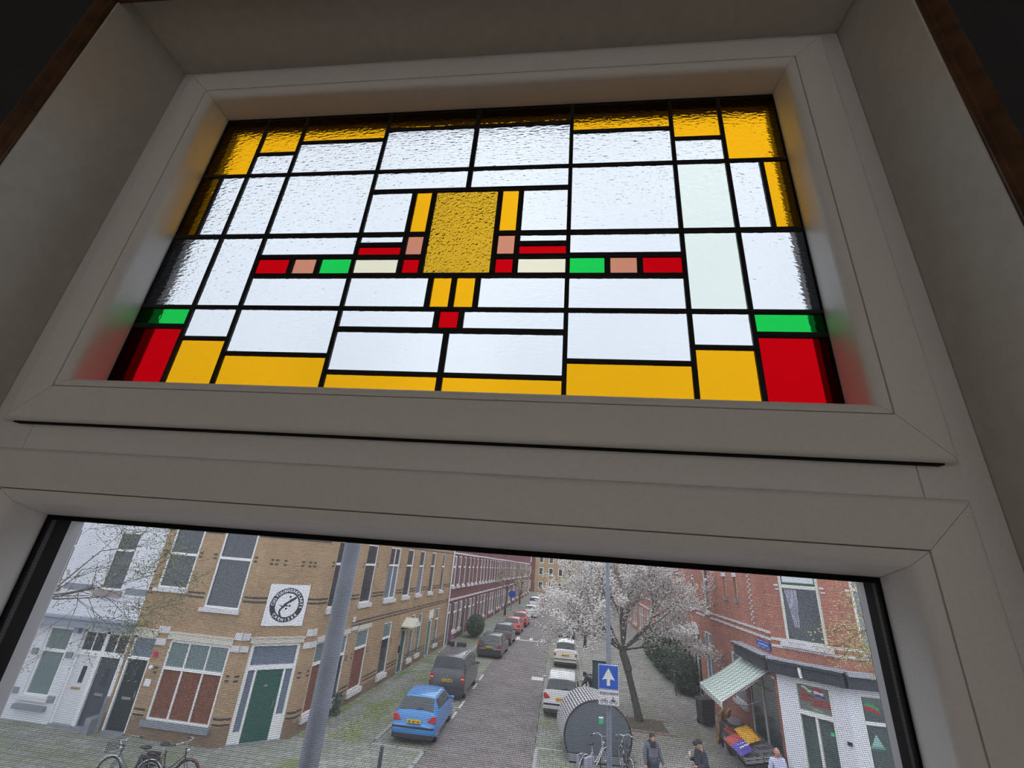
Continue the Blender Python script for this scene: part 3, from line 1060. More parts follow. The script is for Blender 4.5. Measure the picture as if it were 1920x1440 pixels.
# wall bits: red alarm, number plate, bell, downpipe
MB().box(-13.93, -13.80, 0, 0.06, 2.28, 2.44, FF).build('alarm_box', mat('alarm_red', (0.55, 0.02, 0.05)), tan)
MB().box(-13.95, -13.72, 0, 0.02, 1.42, 1.62, FF).build('house_number_plate', WHITE, tan)
MB().ball(FF(-13.85, 0.06, 1.98), 0.07).build('wall_lamp', WHITE, tan)
MB().tube([FS(LS - 0.1, 0.08, 0), FS(LS - 0.1, 0.08, 10.2)], 0.05, 8).build('downpipe', WHITE, tan)
MB().tube([FF(-15.1, 0.05, 0), FF(-15.1, 0.05, 1.0), ], 0.05, 8).build('downpipe', GREYST, tan)
MB().box(10.0, 10.12, 0, 0.10, 1.1, 1.45, FS).build('mailbox', BLK, tan)
unp(tan)

# ---------------- round emblem signboard
sg = tag(empty('signboard', FC(1.17, 0.03, 4.2)), 'square white signboard with a black ring of lettering and a salamander', 'sign')
TS = lambda a, b, d=0.0: FC(1.17 + a, 0.04 + d, 4.2 + b)
bdp = MB().box(-0.70, 0.70, -0.03, 0.0, -0.69, 0.69, lambda a, o, z: TS(a, z, o)).build('board', mat('sign_white', (0.78, 0.79, 0.86), rough=0.4), sg)
INK = mat('sign_ink', (0.015, 0.02, 0.035), rough=0.5)
rg = MB()
N = 64
for i in range(N):
    a0, a1 = 2 * math.pi * i / N, 2 * math.pi * (i + 1) / N
    pts = [(0.575 * math.cos(a0), 0.575 * math.sin(a0)), (0.575 * math.cos(a1), 0.575 * math.sin(a1)), (0.40 * math.cos(a1), 0.40 * math.sin(a1)), (0.40 * math.cos(a0), 0.40 * math.sin(a0))]
    rg.quad([TS(p[0], p[1], 0.004) for p in pts])
rg.build('ring', INK, sg)
ltr = MB()
def arc_text(txt, a_start, a_end, r_, size, flip=False):
    n = len(txt)
    for i, ch in enumerate(txt):
        a = a_start + (a_end - a_start) * i / max(1, n - 1)
        rot = a - math.pi / 2 if not flip else a + math.pi / 2
        ca, sa = math.cos(rot), math.sin(rot)
        cx, cz = r_ * math.cos(a), r_ * math.sin(a)
        add_text(ltr, ch, size, lambda x, y: TS(cx + x * ca - y * sa, cz + x * sa + y * ca, 0.008), 0.004)
arc_text('CULTUURWERKPLAATS', R(178), R(-8), 0.445, 0.135)
arc_text('CARNISSE', R(222), R(318), 0.535, 0.135, True)
ltr.build('lettering', mat('sign_letter_white', (0.85, 0.85, 0.9)), sg)
sal = MB()
body = [(0.30, 0.28), (0.25, 0.29), (0.17, 0.23), (0.10, 0.20), (0.03, 0.13), (-0.03, 0.09), (-0.10, 0.04), (-0.14, -0.03), (-0.27, 0.0), (-0.16, -0.07), (-0.22, -0.14), (-0.24, -0.22),
        (-0.20, -0.34), (-0.10, -0.40), (-0.14, -0.33), (-0.19, -0.22), (-0.14, -0.13), (-0.06, -0.05), (0.06, -0.03), (-0.02, 0.01), (0.05, 0.07), (0.12, 0.10), (0.20, 0.16), (0.27, 0.21)]
sal.prism(body, 0.004, 0.009, lambda a, b, d: TS(a, b, d))
for cx, cz in ((0.06, 0.28), (0.10, -0.02), (0.0, -0.12)):
    sal.prism([(cx + 0.035 * math.cos(k), cz + 0.035 * math.sin(k)) for k in [j * math.pi / 4 for j in range(8)]], 0.004, 0.008, lambda a, b, d: TS(a, b, d))
sal.build('salamander_emblem', INK, sg)
for o in sg.children:
    o.matrix_parent_inverse = Matrix.Translation(-sg.location)

# ---------------- white painted house on the left
wh = tag(empty('white_house', (-18, 17, 0)), 'white painted brick house with grey cornice left of the tan corner building', 'building')
hw = [(-17.12, -16.15, 4.2, 6.3), (-19.75, -18.8, 4.2, 6.3), (-22.6, -21.6, 4.2, 6.3), (-18.45, -17.42, 0.72, 2.88), (-17.0, -15.12, 0, 2.88), (-21.6, -20.4, 0.72, 2.88)]
wall(FF, 'wall', WBRICK, wh, -25, -15.055, 0, H0, hw)
for a, b in ((-17.12, -16.15), (-19.75, -18.8), (-22.6, -21.6)):
    window(FF, wh, a, b, 4.2, 6.3, 5.62, sillh=0.2, sillm=mat('brown_grey_stone', (0.30, 0.25, 0.25), rough=0.8))
window(FF, wh, -18.45, -17.42, 0.72, 2.88, 2.12, glass=CURTGL, gl_low=CURTGL, sillh=0.12)
window(FF, wh, -21.6, -20.4, 0.72, 2.88, 2.12, glass=CURTGL, gl_low=CURTGL, sillh=0.12)
MB().box(-19.2, -15.0, 0, 0.28, 2.95, 3.2, FF).box(-19.25, -14.95, 0, 0.34, 3.2, 3.26, FF).box(-19.1, -18.9, 0, 0.15, 2.75, 2.95, FF).box(-17.3, -17.1, 0, 0.15, 2.75, 2.95, FF).build('cornice', mat('grey_blue_cornice', (0.26, 0.29, 0.36), rough=0.6), wh)
MB().box(-18.55, -17.30, 0, 0.12, 0.35, 0.48, FF).build('stone_ledge', GREYST, wh)
for a, z in ((-18.78, 1.95), (-17.35, 1.95), (-18.9, 0.75), (-17.38, 0.62)):
    MB().box(a, a + 0.26, 0, 0.04, z, z + 0.18, FF).build('stone_block', GREYST, wh)
for a, b in ((-15.95, -15.05), (-18.6, -17.3), (-20.9, -19.95)):
    MB().box(a, b, 0, 0.02, 4.12, 4.32, FF).build('stone_band', GREYST, wh)
for a in (-17.0, -16.06):
    MB().box(a, a + 0.94, -0.14, -0.07, 2.16, 2.24, FF).box(a, a + 0.07, -0.14, -0.07, 2.24, 2.88, FF).box(a + 0.87, a + 0.94, -0.14, -0.07, 2.24, 2.88, FF).box(a, a + 0.94, -0.14, -0.07, 2.8, 2.88, FF) \
        .box(a + 0.44, a + 0.49, -0.14, -0.08, 2.24, 2.8, FF).build('transom_frame', WHITE, wh)
    MB().box(a + 0.06, a + 0.88, -0.13, -0.11, 2.22, 2.82, FF).build('transom_pane', DARKGL, wh)
lab(door(FF, wh, -16.93, -16.13, 2.1, mat('white_door_paint', (0.66, 0.67, 0.73), rough=0.4), slot=False, pane=(-16.6, -16.42, 1.25, 1.75)), 'white door')
MB().box(-16.75, -16.4, -0.09, -0.07, 1.05, 1.11, FF).build('letter_slot', mat('brass', (0.5, 0.35, 0.12), metal=0.7, rough=0.4), wh)
lab(door(FF, wh, -15.99, -15.2, 2.1, GREYD, pane=(-15.7, -15.5, 1.25, 1.75)), 'slate grey door')
MB().box(-16.06, -15.12, 0.0, 0.07, 0, 0.03, FF).build('doorstep', GREYST, wh)
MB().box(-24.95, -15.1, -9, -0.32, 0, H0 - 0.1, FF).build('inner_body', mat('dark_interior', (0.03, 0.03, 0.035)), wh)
MB().box(-25.05, -15.05, -9.3, 0.3, H0, H0 + 0.3, FF).build('roof', ROOF, wh)
MB().prism([(-15.32, 0), (-15.12, 0), (-15.12, 0.42), (-15.2, 0.5), (-15.32, 0.45)], 0.0, 0.35, lambda a, b, d: FF(a, d, b)).build('stone_guard', GREYST, wh)
unp(wh)

# ---------------- terraced red houses beyond the tan building (left)
def terrace(name, label, cat, group, brickm, seed, depth=7.0, mirrored=False):
    t = empty(name)
    tag(t, label, cat, group)
    sd = -1 if mirrored else 1
    F = Fr((0, 0), math.pi / 2, sd)   # s along +y, outward = +x (left row) or -x (right row)
    W_ = 6.0
    hs_ = [(0.5, 1.5, 4.2, 6.6), (2.3, 3.3, 4.2, 6.6), (4.3, 5.3, 4.2, 6.6), (0.4, 1.4, 0, 2.9), (2.2, 3.6, 0.7, 2.9), (4.2, 5.4, 0.7, 2.9)]
    wall(F, 'wall', brickm, t, 0.02, W_ - 0.02, 0, 10.4, hs_)
    for a, b, z0, z1 in hs_[:3]:
        window(F, t, a, b, z0, z1, 5.7, sillh=0.2, fw=0.11)
    for a, b, z0, z1 in hs_[4:]:
        window(F, t, a, b, z0, z1, 2.15, mull=((a + b) / 2,), sillh=0.2, fw=0.10)
    MB().box(0.4, 1.4, -0.14, -0.05, 2.15, 2.3, F).box(0.4, 0.5, -0.14, -0.05, 0, 2.9, F).box(1.3, 1.4, -0.14, -0.05, 0, 2.9, F).box(0.4, 1.4, -0.14, -0.05, 2.8, 2.9, F).build('door_frame', WHITE, t)
    MB().box(0.5, 1.3, -0.13, -0.1, 0.03, 2.15, F).build('door', GREYD, t)
    MB().box(0.5, 1.3, -0.13, -0.1, 2.3, 2.8, F).build('transom_pane', GREYGL, t)
    MB().box(0.05, W_ - 0.05, 0, 0.05, 3.12, 3.26, F).box(0.05, W_ - 0.05, 0, 0.04, 6.7, 6.85, F).build('stone_band', WSTONE, t)
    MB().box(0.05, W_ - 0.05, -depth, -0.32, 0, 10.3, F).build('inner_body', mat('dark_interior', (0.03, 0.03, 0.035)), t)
    MB().box(0.0, W_, -depth, 0.3, 10.4, 10.65, F).build('roof', ROOF, t)
    return t


ORD = ('first', 'second', 'third', 'fourth', 'fifth', 'sixth', 'seventh', 'eighth', 'ninth', 'tenth', 'eleventh', 'twelfth', 'thirteenth')
lt0 = terrace('terraced_house', 'purple-red brick terraced house with white framed windows, left side of street', 'house', 'terraced houses along the left side of the street', PURPLE, 1)
for i in range(13):
    o = lt0 if i == 0 else copy_tree(lt0)
    o['label'] = 'purple-red brick terraced house with white frames, %s beyond the tan building' % ORD[i]
    y0 = 17.4 + LS + 6.0 * i
    o.location = (-9.05 + 0.02 * (LS + 6 * i), y0 + 0.05, 0)
    o.rotation_euler = (0, 0, -0.02)

# ---------------- red brick corner building on the right
red = tag(empty('corner_building', (10, 20, 0)), 'red brick corner building with white bands above a white shop front', 'building')
D = (7.9, 18.4)
FR = Fr(D, math.atan2(1, 0.04), -1)
FD = Fr(D, R(-45))
CR = 2.05
E_ = FD(CR, 0, 0)[:2]
FE = Fr((0, E_[1]), 0)
LR = 15.2
hr = [(8.05, 8.95, 4.62, 6.85), (11.2, 12.0, 4.62, 6.5), (13.6, 14.3, 4.62, 6.5), (4.75, 5.2, 5.55, 6.7), (3.2, 3.6, 5.55, 6.7),
      (10.85, 12.7, 0.1, 3.5), (8.2, 9.65, 1.2, 3.65), (3.5, 5.1, 1.5, 3.35), (0.25, 3.1, 0.7, 3.2), (13.4, 14.4, 0.1, 3.2)]
wall(FR, 'wall', RED, red, 0, LR, 0, H0, hr)
wall(FD, 'wall', RED, red, 0, CR, 3.35, H0, [(0.5, 1.8, 4.42, 6.9)])
wall(FE, 'wall', RED, red, E_[0], 15.5, 3.35, H0, [(10.1, 11.3, 4.42, 6.9), (12.6, 13.8, 4.42, 6.9)])
WSH = mat('shopfront_white', (0.74, 0.75, 0.84), rough=0.5)
wall(FD, 'shopfront_panel', WSH, red, 0, CR, 0, 3.35, [(0.52, 1.62, 0.0, 3.27)], th=0.25)
wall(FE, 'shopfront_panel', WSH, red, E_[0], 15.5, 0, 3.35, [(9.72, 10.9, 0.45, 3.25), (11.5, 13.0, 0.45, 3.25)], th=0.25)
gw = mat('pale_grey_frame', (0.60, 0.62, 0.62))
for q in hr[:3]:
    window(FR, red, q[0], q[1], q[2], q[3], 6.25, fw=0.10, sillh=0.12, fm=gw)
for q in hr[3:5]:
    MB().box(q[0], q[1], -0.16, -0.1, q[2], q[3], FR).build('niche_panel', mat('niche_pale', (0.55, 0.58, 0.52)), red)
    MB().box(q[0] - 0.04, q[1] + 0.04, -0.1, 0.07, q[2] - 0.14, q[2], FR).build('sill', GREYST, red)
    MB().box(q[0] - 0.08, q[1] + 0.08, 0, 0.03, 6.45, 6.62, FR).build('niche_head', WSTONE, red)
window(FR, red, 10.85, 12.7, 0.1, 3.5, 2.5, mull=(11.8,), fw=0.12, sill=False)
MB().prism([(10.75, 3.3), (12.8, 3.3), (12.6, 3.65), (12.1, 3.85), (11.4, 3.85), (10.95, 3.65)], 0.0, 0.06, lambda a, b, d: FR(a, d, b)).build('arched_head', WSTONE, red)
window(FR, red, 13.4, 14.4, 0.1, 3.2, 2.4, fw=0.12, sill=False)
MB().prism([(13.3, 3.1), (14.5, 3.1), (14.3, 3.5), (13.5, 3.5)], 0.0, 0.06, lambda a, b, d: FR(a, d, b)).build('arched_head', WSTONE, red)
window(FR, red, 8.2, 9.65, 1.2, 3.65, 2.8, mull=(8.9,), fw=0.1, glass=GREYGL)
window(FR, red, 3.5, 5.1, 1.5, 3.35, None, fw=0.1, glass=GREYGL, gl_low=GREYGL)
window(FR, red, 0.25, 3.1, 0.7, 3.2, None, mull=(1.7,), fw=0.08, gl_low=SHOPGL, sill=False, name='shop_window')
# satellite dish
ds = MB()
dc = Vector(FR(7.4, 0.45, 3.2))
ds.tube([FR(7.4, 0, 3.0), FR(7.4, 0.3, 3.05), tuple(dc)], 0.025, 6)
for k in range(1, 6):
    ds.torus(tuple(dc + Vector((-0.06 * k * 0.4, -0.02 * k, 0))), 0.08 * k, 0.02, 'x', 20, 5)
ds.build('satellite_dish', mat('dish_grey', (0.35, 0.36, 0.38), rough=0.4), red)
# bands
bnd = MB()
for z in (4.36, 4.58):
    bnd.box(0, 7.95, 0, 0.035, z, z + 0.085, FR).box(9.05, 11.1, 0, 0.035, z, z + 0.085, FR).box(12.1, LR, 0, 0.035, z, z + 0.085, FR)
    bnd.box(0, CR + 0.03, 0, 0.03, z - 0.17, z - 0.085, FD)
    bnd.box(E_[0], 15.5, 0, 0.03, z - 0.17, z - 0.085, FE)
bnd.build('stone_band', WSTONE, red)
MB().box(0.35, 1.95, 0.0, 0.14, 4.28, 4.40, FD).build('sill', WSTONE, red)
# thin white pointing lines on the brickwork of the upper floor
pt = MB()
zz = 4.85
while zz < 9.8:
    pt.box(0.0, 0.44, 0, 0.006, zz, zz + 0.02, FD).box(1.86, CR, 0, 0.006, zz, zz + 0.02, FD).box(E_[0], 10.0, 0, 0.006, zz, zz + 0.02, FE)
    zz += 0.34
pt.build('stone_course', mat('pale_course', (0.50, 0.30, 0.26), rough=0.8), red)
# alternating quoin blocks
zz = 4.75
i = 0
while zz < 8.2:
    MB().box(1.42, 1.55, 0, 0.03, zz, zz + 0.07, FR).build('quoin_block', WSTONE, red) if i % 2 == 0 else MB().box(1.64, 1.77, 0, 0.03, zz, zz + 0.07, FR).build('quoin_block', WSTONE, red)
    zz += 0.1
    i += 1
# upper windows on cut corner and front
def curtain_window(F, s0, s1, z0, z1):
    f = window(F, red, s0, s1, z0, z1, 6.22, fw=0.10, fm=mat('cream_frame', (0.66, 0.66, 0.62)), sill=False)
    MB().box(s0 + 0.14, s1 - 0.14, -0.065, -0.05, 6.36, z1 - 0.14, F).build('roller_blind', mat('blind_white', (0.62, 0.65, 0.70)), f)
    MB().box(s0 + 0.09, s1 - 0.09, -0.07, -0.03, 6.28, 6.34, F).build('green_rail', GREEND, f)
    cu = MB()
    n = 7
    for k in range(n):
        a0 = s0 + 0.16 + 0.06 * k
        a1 = a0 + 0.05
        cu.quad([F(a0, -0.065, 6.12), F(a1, -0.058, 6.12), F(s0 + 0.34 + 0.022 * k + 0.02, -0.058, 4.9), F(s0 + 0.34 + 0.022 * k, -0.065, 4.9)])
    cu.build('net_curtain', mat('net_curtain', (0.42, 0.42, 0.55), rough=0.9), f)
curtain_window(FD, 0.5, 1.8, 4.42, 6.9)
window(FE, red, 10.1, 11.3, 4.42, 6.9, 6.3, fw=0.1, glass=GREYGL, gl_low=GREYGL)
window(FE, red, 12.6, 13.8, 4.42, 6.9, 6.3, fw=0.1)
for F, s in ((FD, 0.36), (FD, 1.84), (FE, 9.92), (FE, 11.32)):
    MB().box(s, s + 0.13, 0, 0.03, 6.2, 6.27, F).box(s + 0.02, s + 0.15, 0, 0.03, 6.08, 6.13, F).build('quoin_block', WSTONE, red)
# fascia round the corner
MB().box(-0.02, 3.35, 0.0, 0.34, 3.42, 3.78, FR).box(-0.05, 3.4, 0.0, 0.42, 3.78, 3.86, FR).build('fascia', SLATE, red)
MB().box(-0.1, CR + 0.12, 0.0, 0.34, 3.40, 3.74, FD).box(-0.1, CR + 0.1, 0.0, 0.42, 3.74, 3.82, FD).build('fascia', SLATE, red)
MB().box(E_[0] - 0.05, 15.6, 0.0, 0.34, 3.40, 3.74, FE).build('fascia', SLATE, red)
MB().box(-0.02, 3.4, 0.0, 0.44, 3.865, 3.90, FR).box(-0.1, CR + 0.15, 0.0, 0.44, 3.825, 3.88, FD).box(E_[0] - 0.05, 15.6, 0.0, 0.44, 3.745, 3.86, FE).build('lead_flashing', mat('zinc_flashing', (0.36, 0.38, 0.44), rough=0.5), red)
# shop door on the cut corner
MB().box(0.52, 0.60, -0.15, -0.03, 0, 3.27, FD).box(1.54, 1.62, -0.15, -0.03, 0, 3.27, FD).box(0.6, 1.54, -0.15, -0.02, 2.33, 2.46, FD).box(0.6, 1.54, -0.15, -0.03, 3.2, 3.27, FD).box(1.03, 1.10, -0.15, -0.05, 0.08, 2.33, FD) \
    .box(0.6, 1.54, -0.15, -0.05, 0.0, 0.12, FD).build('door_frame', WHITE, red)
MB().box(0.6, 1.03, -0.13, -0.11, 0.1, 2.33, FD).build('door', SHOPGL, red)
MB().box(1.10, 1.54, -0.13, -0.11, 0.1, 2.33, FD).build('door', SHOPGL, red)
tp = MB().box(0.6, 1.54, -0.13, -0.11, 2.46, 3.2, FD).build('transom_pane', mat('transom_grey_glass', (0.17, 0.19, 0.17), rough=0.3), red)
TD = lambda a, b, d=0.0: FD(a, -0.105 + d, b)
def flag(pts4, cols):
    """a waved striped flag decal: three bands"""
    (ax, az), (bx, bz), (dx, dz), (cx, cz) = pts4   # tl,tr,bl,br
    for k in range(3):
        t0, t1 = k / 3, (k + 1) / 3
        mb = MB()
        n = 6
        for i in range(n):
            u0, u1 = i / n, (i + 1) / n
            def P(u, t):
                x = (ax + (bx - ax) * u) * (1 - t) + (dx + (cx - dx) * u) * t
                z = (az + (bz - az) * u) * (1 - t) + (dz + (cz - dz) * u) * t
                return TD(x, z + 0.018 * math.sin(u * 6.0), 0.004)
            mb.quad([P(u0, t0), P(u1, t0), P(u1, t1), P(u0, t1)])
        mb.build('flag_stripe', mat('flag_' + cols[k][0], cols[k][1]), tp)
cw, cg, cr, cb = ('white', (0.75, 0.77, 0.78)), ('green', (0.03, 0.36, 0.14)), ('red', (0.52, 0.02, 0.05)), ('blue', (0.07, 0.06, 0.38))
flag([(0.74, 3.16), (1.02, 3.06), (0.72, 3.02), (0.98, 2.86)], [cw, cg, cr])
flag([(1.06, 3.12), (1.32, 3.14), (1.12, 2.90), (1.40, 2.92)], [cr, cw, cb])
wr = MB()
rngs = random.Random(5)
for row, (x0, x1, z0, hgt) in enumerate(((0.66, 1.02, 2.84, 0.12), (0.66, 1.5, 2.73, 0.11), (0.95, 1.52, 2.63, 0.11))):
    x = x0
    while x < x1:
        wd_ = 0.022 + rngs.random() * 0.05
        hh = hgt * (0.6 + 0.4 * rngs.random())
        wr.quad([TD(x, z0, 0.004), TD(x + wd_, z0, 0.004), TD(x + wd_, z0 + hh, 0.004), TD(x, z0 + hh, 0.004)])
        x += wd_ + 0.012
wr.build('worn_red_lettering', mat('worn_red', (0.38, 0.05, 0.06), rough=0.7), tp)
wr = MB()
for x0, z0, ww in ((0.95, 2.55, 0.25), (1.0, 2.52, 0.3), (1.05, 2.49, 0.2)):
    wr.quad([TD(x0, z0, 0.004), TD(x0 + ww, z0, 0.004), TD(x0 + ww, z0 + 0.02, 0.004), TD(x0, z0 + 0.02, 0.004)])
wr.build('pale_lettering', mat('worn_pale', (0.35, 0.42, 0.30), rough=0.7), tp)
MB().box(1.86, 1.98, 0.0, 0.05, 1.84, 1.93, FD).build('wall_box', BLK, red)
MB().prism([(0.93, 3.44), (1.0, 3.44), (0.97, 3.72), (0.90, 3.72)], 0.36, 0.46, lambda a, b, d: FD(a, d, b)).build('fascia_lamp', WHITE, red)
MB().box(1.40, 1.43, -0.105, -0.10, 1.92, 2.02, FD).box(1.46, 1.49, -0.105, -0.10, 1.92, 2.02, FD).box(1.40, 1.49, -0.105, -0.10, 1.96, 1.98, FD).build('green_neon', mat('green_neon', (0.01, 0.4, 0.1), emit=(0.0, 1.0, 0.25, 0.7)), red)
# front shop windows
f1 = window(FE, red, 9.72, 10.9, 0.45, 3.25, 2.48, fw=0.08, glass=SHOPGL, gl_low=SHOPGL, sill=False, name='shop_window')
window(FE, red, 11.5, 13.0, 0.45, 3.25, 2.48, fw=0.08, glass=SHOPGL, gl_low=SHOPGL, sill=False, name='shop_window')
TE = lambda a, b, d=0.0: FE(a, -0.065 + d, b)
for k, (z0, c_) in enumerate(((3.02, cg), (2.92, cr))):
    mb = MB()
    for i in range(6):
        u0, u1 = 9.86 + i * 0.07, 9.86 + (i + 1) * 0.07
        wv = lambda u: 0.04 * math.sin((u - 9.86) * 9) - 0.25 * (u - 9.86)
        mb.quad([TE(u0, z0 + wv(u0)), TE(u1, z0 + wv(u1)), TE(u1, z0 - 0.1 + wv(u1)), TE(u0, z0 - 0.1 + wv(u0))])
    mb.build('flag_stripe', mat('flag_' + c_[0], c_[1]), f1)
TEAL = mat('poster_teal', (0.12, 0.33, 0.30), rough=0.6)
MB().quad([TE(9.84, 1.86), TE(10.22, 1.86), TE(10.04, 2.22)]).build('triangle_sticker', mat('poster_teal_pale', (0.30, 0.50, 0.46), rough=0.6), f1)
MB().quad([TE(9.82, 1.84, 0.003), TE(10.24, 1.84, 0.003), TE(10.24, 1.90, 0.003), TE(9.82, 1.90, 0.003)]).build('sticker_band', TEAL, f1)
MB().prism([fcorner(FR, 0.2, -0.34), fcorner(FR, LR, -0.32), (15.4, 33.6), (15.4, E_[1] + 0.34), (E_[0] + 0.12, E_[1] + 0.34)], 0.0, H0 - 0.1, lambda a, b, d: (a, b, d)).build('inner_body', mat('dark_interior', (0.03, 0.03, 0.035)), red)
MB().prism([fcorner(FR, 0, 0.2), fcorner(FR, LR, 0.2), (15.6, 33.6), (15.6, E_[1] - 0.2), (E_[0], E_[1] - 0.2)], H0, H0 + 0.25, lambda a, b, d: (a, b, d)).build('roof', ROOF, red)
unp(red)

# blue street name plate
sn = tag(empty('street_sign', FR(0.75, 0.03, 4.15)), 'small blue street name plate on the red brick corner wall', 'sign')
MB().box(0.12, 1.36, 0.04, 0.055, 4.02, 4.27, FR).build('plate', mat('enamel_blue', (0.02, 0.10, 0.48), rough=0.3), sn)
pl = MB()
for x0, x1, z0, z1 in ((0.15, 1.33, 4.235, 4.25), (0.15, 1.33, 4.04, 4.055), (0.30, 1.18, 4.12, 4.17)):
    pl.box(x0, x1, 0.055, 0.058, z0, z1, FR)
pl.build('white_lines', mat('enamel_pale', (0.35, 0.45, 0.75)), sn)
for o in sn.children:
    o.matrix_parent_inverse = Matrix.Translation(-sn.location)

# ---------------- right terrace behind the tree
rt0 = terrace('terraced_house', 'red brick terraced house with white framed windows behind the blossom tree', 'house', 'terraced houses along the right side of the street', RED, 2, mirrored=True)
for i in range(12):
    o = rt0 if i == 0 else copy_tree(rt0)
    o['label'] = 'red brick terraced house, %s beyond the corner building behind the blossom tree' % ORD[i]
    s_ = LR + 0.1 + 6.0 * i
    o.location = (7.9 + 0.04 * s_, 18.4 + s_, 0)
    o.rotation_euler = (0, 0, -0.04)
# houses closing the far end
for i, (x, mm, lb) in enumerate(((-12, PURPLE, 'dark brick house closing the far left end of the street'), (-1, TAN, 'tan brick house closing the middle of the far street end'), (10, RED, 'red brick house closing the far right end of the street'))):
    t = empty('distant_house', (x, 128, 0))
    tag(t, lb, 'house')
    Fq = Fr((0, 0), 0)
    wall(Fq, 'wall', mm, t, -5.49, 5.49, 0, 9.5, [(a, a + 1.2, z, z + 1.9) for a in (-4.4, -1.8, 0.8, 3.2) for z in (0.8, 4.3, 7.3)])
    for a in (-4.4, -1.8, 0.8, 3.2):
        for z in (0.8, 4.3, 7.3):
            window(Fq, t, a, a + 1.2, z, z + 1.9, None, fw=0.14, sill=False)
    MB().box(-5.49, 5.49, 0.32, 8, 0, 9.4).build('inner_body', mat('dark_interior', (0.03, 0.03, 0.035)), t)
    MB().prism([(-5.45, 9.5), (5.45, 9.5), (0, 13)], -0.2, 8, lambda a, b, d: (a, d, b)).build('roof', ROOF, t)

# ================================================================== STREET THINGS
# ---------------- cars (local: rear bumper at y=0, forward +y, wheels on z=0)
REDL = mat('tail_light_red', (0.50, 0.015, 0.02), rough=0.25, coat=0.5)
PLATE = mat('plate_yellow', (0.72, 0.42, 0.02), rough=0.5)
PLATEI = mat('plate_ink', (0.09, 0.05, 0.01), rough=0.6)
CGLASS = mat('car_glass', (0.035, 0.045, 0.055), rough=0.12, spec=0.45)
PLASTIC = mat('car_black_plastic', (0.02, 0.022, 0.028), rough=0.6)
RIM = mat('wheel_rim', (0.35, 0.36, 0.38), rough=0.35, metal=0.6)

# station: (y, z_bottom, z_belt, z_top, w_low, w_belt, w_top) for a hatchback of 3.85 x 1.65 x 1.43
HATCH = [(0.00, 0.30, 0.52, 0.56, 0.70, 0.70, 0.66), (0.05, 0.24, 0.56, 0.60, 0.79, 0.80, 0.74), (0.10, 0.22, 0.74, 0.78, 0.82, 0.81, 0.72), (0.16, 0.20, 0.92, 0.95, 0.825, 0.80, 0.69), (0.52, 0.19, 0.95, 1.36, 0.825, 0.79, 0.585),
         (0.75, 0.19, 0.95, 1.41, 0.825, 0.79, 0.59), (1.5, 0.19, 0.93, 1.43, 0.825, 0.79, 0.60), (2.0, 0.19, 0.91, 1.39, 0.825, 0.79, 0.60), (2.75, 0.19, 0.89, 0.96, 0.825, 0.79, 0.70), (3.45, 0.20, 0.76, 0.80, 0.81, 0.77, 0.66), (3.75, 0.22, 0.60, 0.64, 0.76, 0.70, 0.62), (3.85, 0.30, 0.50, 0.54, 0.66, 0.62, 0.55)]
ESTATE = [(0.00, 0.30, 0.52, 0.56, 0.70, 0.70, 0.66), (0.05, 0.24, 0.60, 0.64, 0.80, 0.80, 0.74), (0.10, 0.22, 0.80, 0.84, 0.83, 0.82, 0.74), (0.16, 0.20, 0.97, 1.00, 0.84, 0.82, 0.74), (0.42, 0.19, 0.98, 1.45, 0.84, 0.81, 0.62),
          (0.65, 0.19, 0.98, 1.50, 0.84, 0.81, 0.63), (1.7, 0.19, 0.96, 1.53, 0.84, 0.81, 0.64), (2.4, 0.19, 0.94, 1.49, 0.84, 0.81, 0.63), (3.15, 0.19, 0.92, 0.99, 0.84, 0.81, 0.72), (3.95, 0.20, 0.80, 0.84, 0.82, 0.79, 0.68), (4.3, 0.22, 0.62, 0.66, 0.76, 0.70, 0.62), (4.4, 0.30, 0.50, 0.54, 0.66, 0.62, 0.55)]
VAN = [(0.00, 0.32, 0.55, 0.60, 0.76, 0.76, 0.72), (0.04, 0.26, 0.85, 0.90, 0.86, 0.86, 0.80), (0.08, 0.22, 1.05, 1.10, 0.89, 0.87, 0.80), (0.14, 0.20, 1.06, 1.20, 0.89, 0.87, 0.79), (0.26, 0.20, 1.06, 1.74, 0.89, 0.87, 0.70),
       (0.5, 0.20, 1.06, 1.80, 0.89, 0.87, 0.70), (2.0, 0.20, 1.05, 1.82, 0.89, 0.87, 0.71), (2.8, 0.20, 1.03, 1.78, 0.89, 0.87, 0.70), (3.5, 0.20, 1.02, 1.12, 0.89, 0.86, 0.77), (4.1, 0.20, 0.90, 0.95, 0.87, 0.83, 0.72), (4.35, 0.24, 0.68, 0.72, 0.80, 0.74, 0.66), (4.4, 0.32, 0.52, 0.56, 0.70, 0.66, 0.58)]
CITY = [(0.00, 0.30, 0.52, 0.56, 0.68, 0.68, 0.64), (0.04, 0.24, 0.74, 0.78, 0.77, 0.77, 0.72), (0.08, 0.22, 0.95, 1.00, 0.79, 0.78, 0.71), (0.14, 0.20, 1.00, 1.05, 0.79, 0.78, 0.70), (0.34, 0.20, 1.00, 1.50, 0.79, 0.77, 0.60),
        (0.55, 0.20, 1.00, 1.56, 0.79, 0.77, 0.61), (1.4, 0.20, 0.98, 1.58, 0.79, 0.77, 0.61), (1.95, 0.20, 0.96, 1.53, 0.79, 0.77, 0.60), (2.55, 0.20, 0.95, 1.02, 0.79, 0.76, 0.68), (3.2, 0.20, 0.86, 0.90, 0.77, 0.74, 0.64), (3.5, 0.24, 0.66, 0.70, 0.71, 0.66, 0.58), (3.6, 0.32, 0.50, 0.54, 0.62, 0.58, 0.52)]


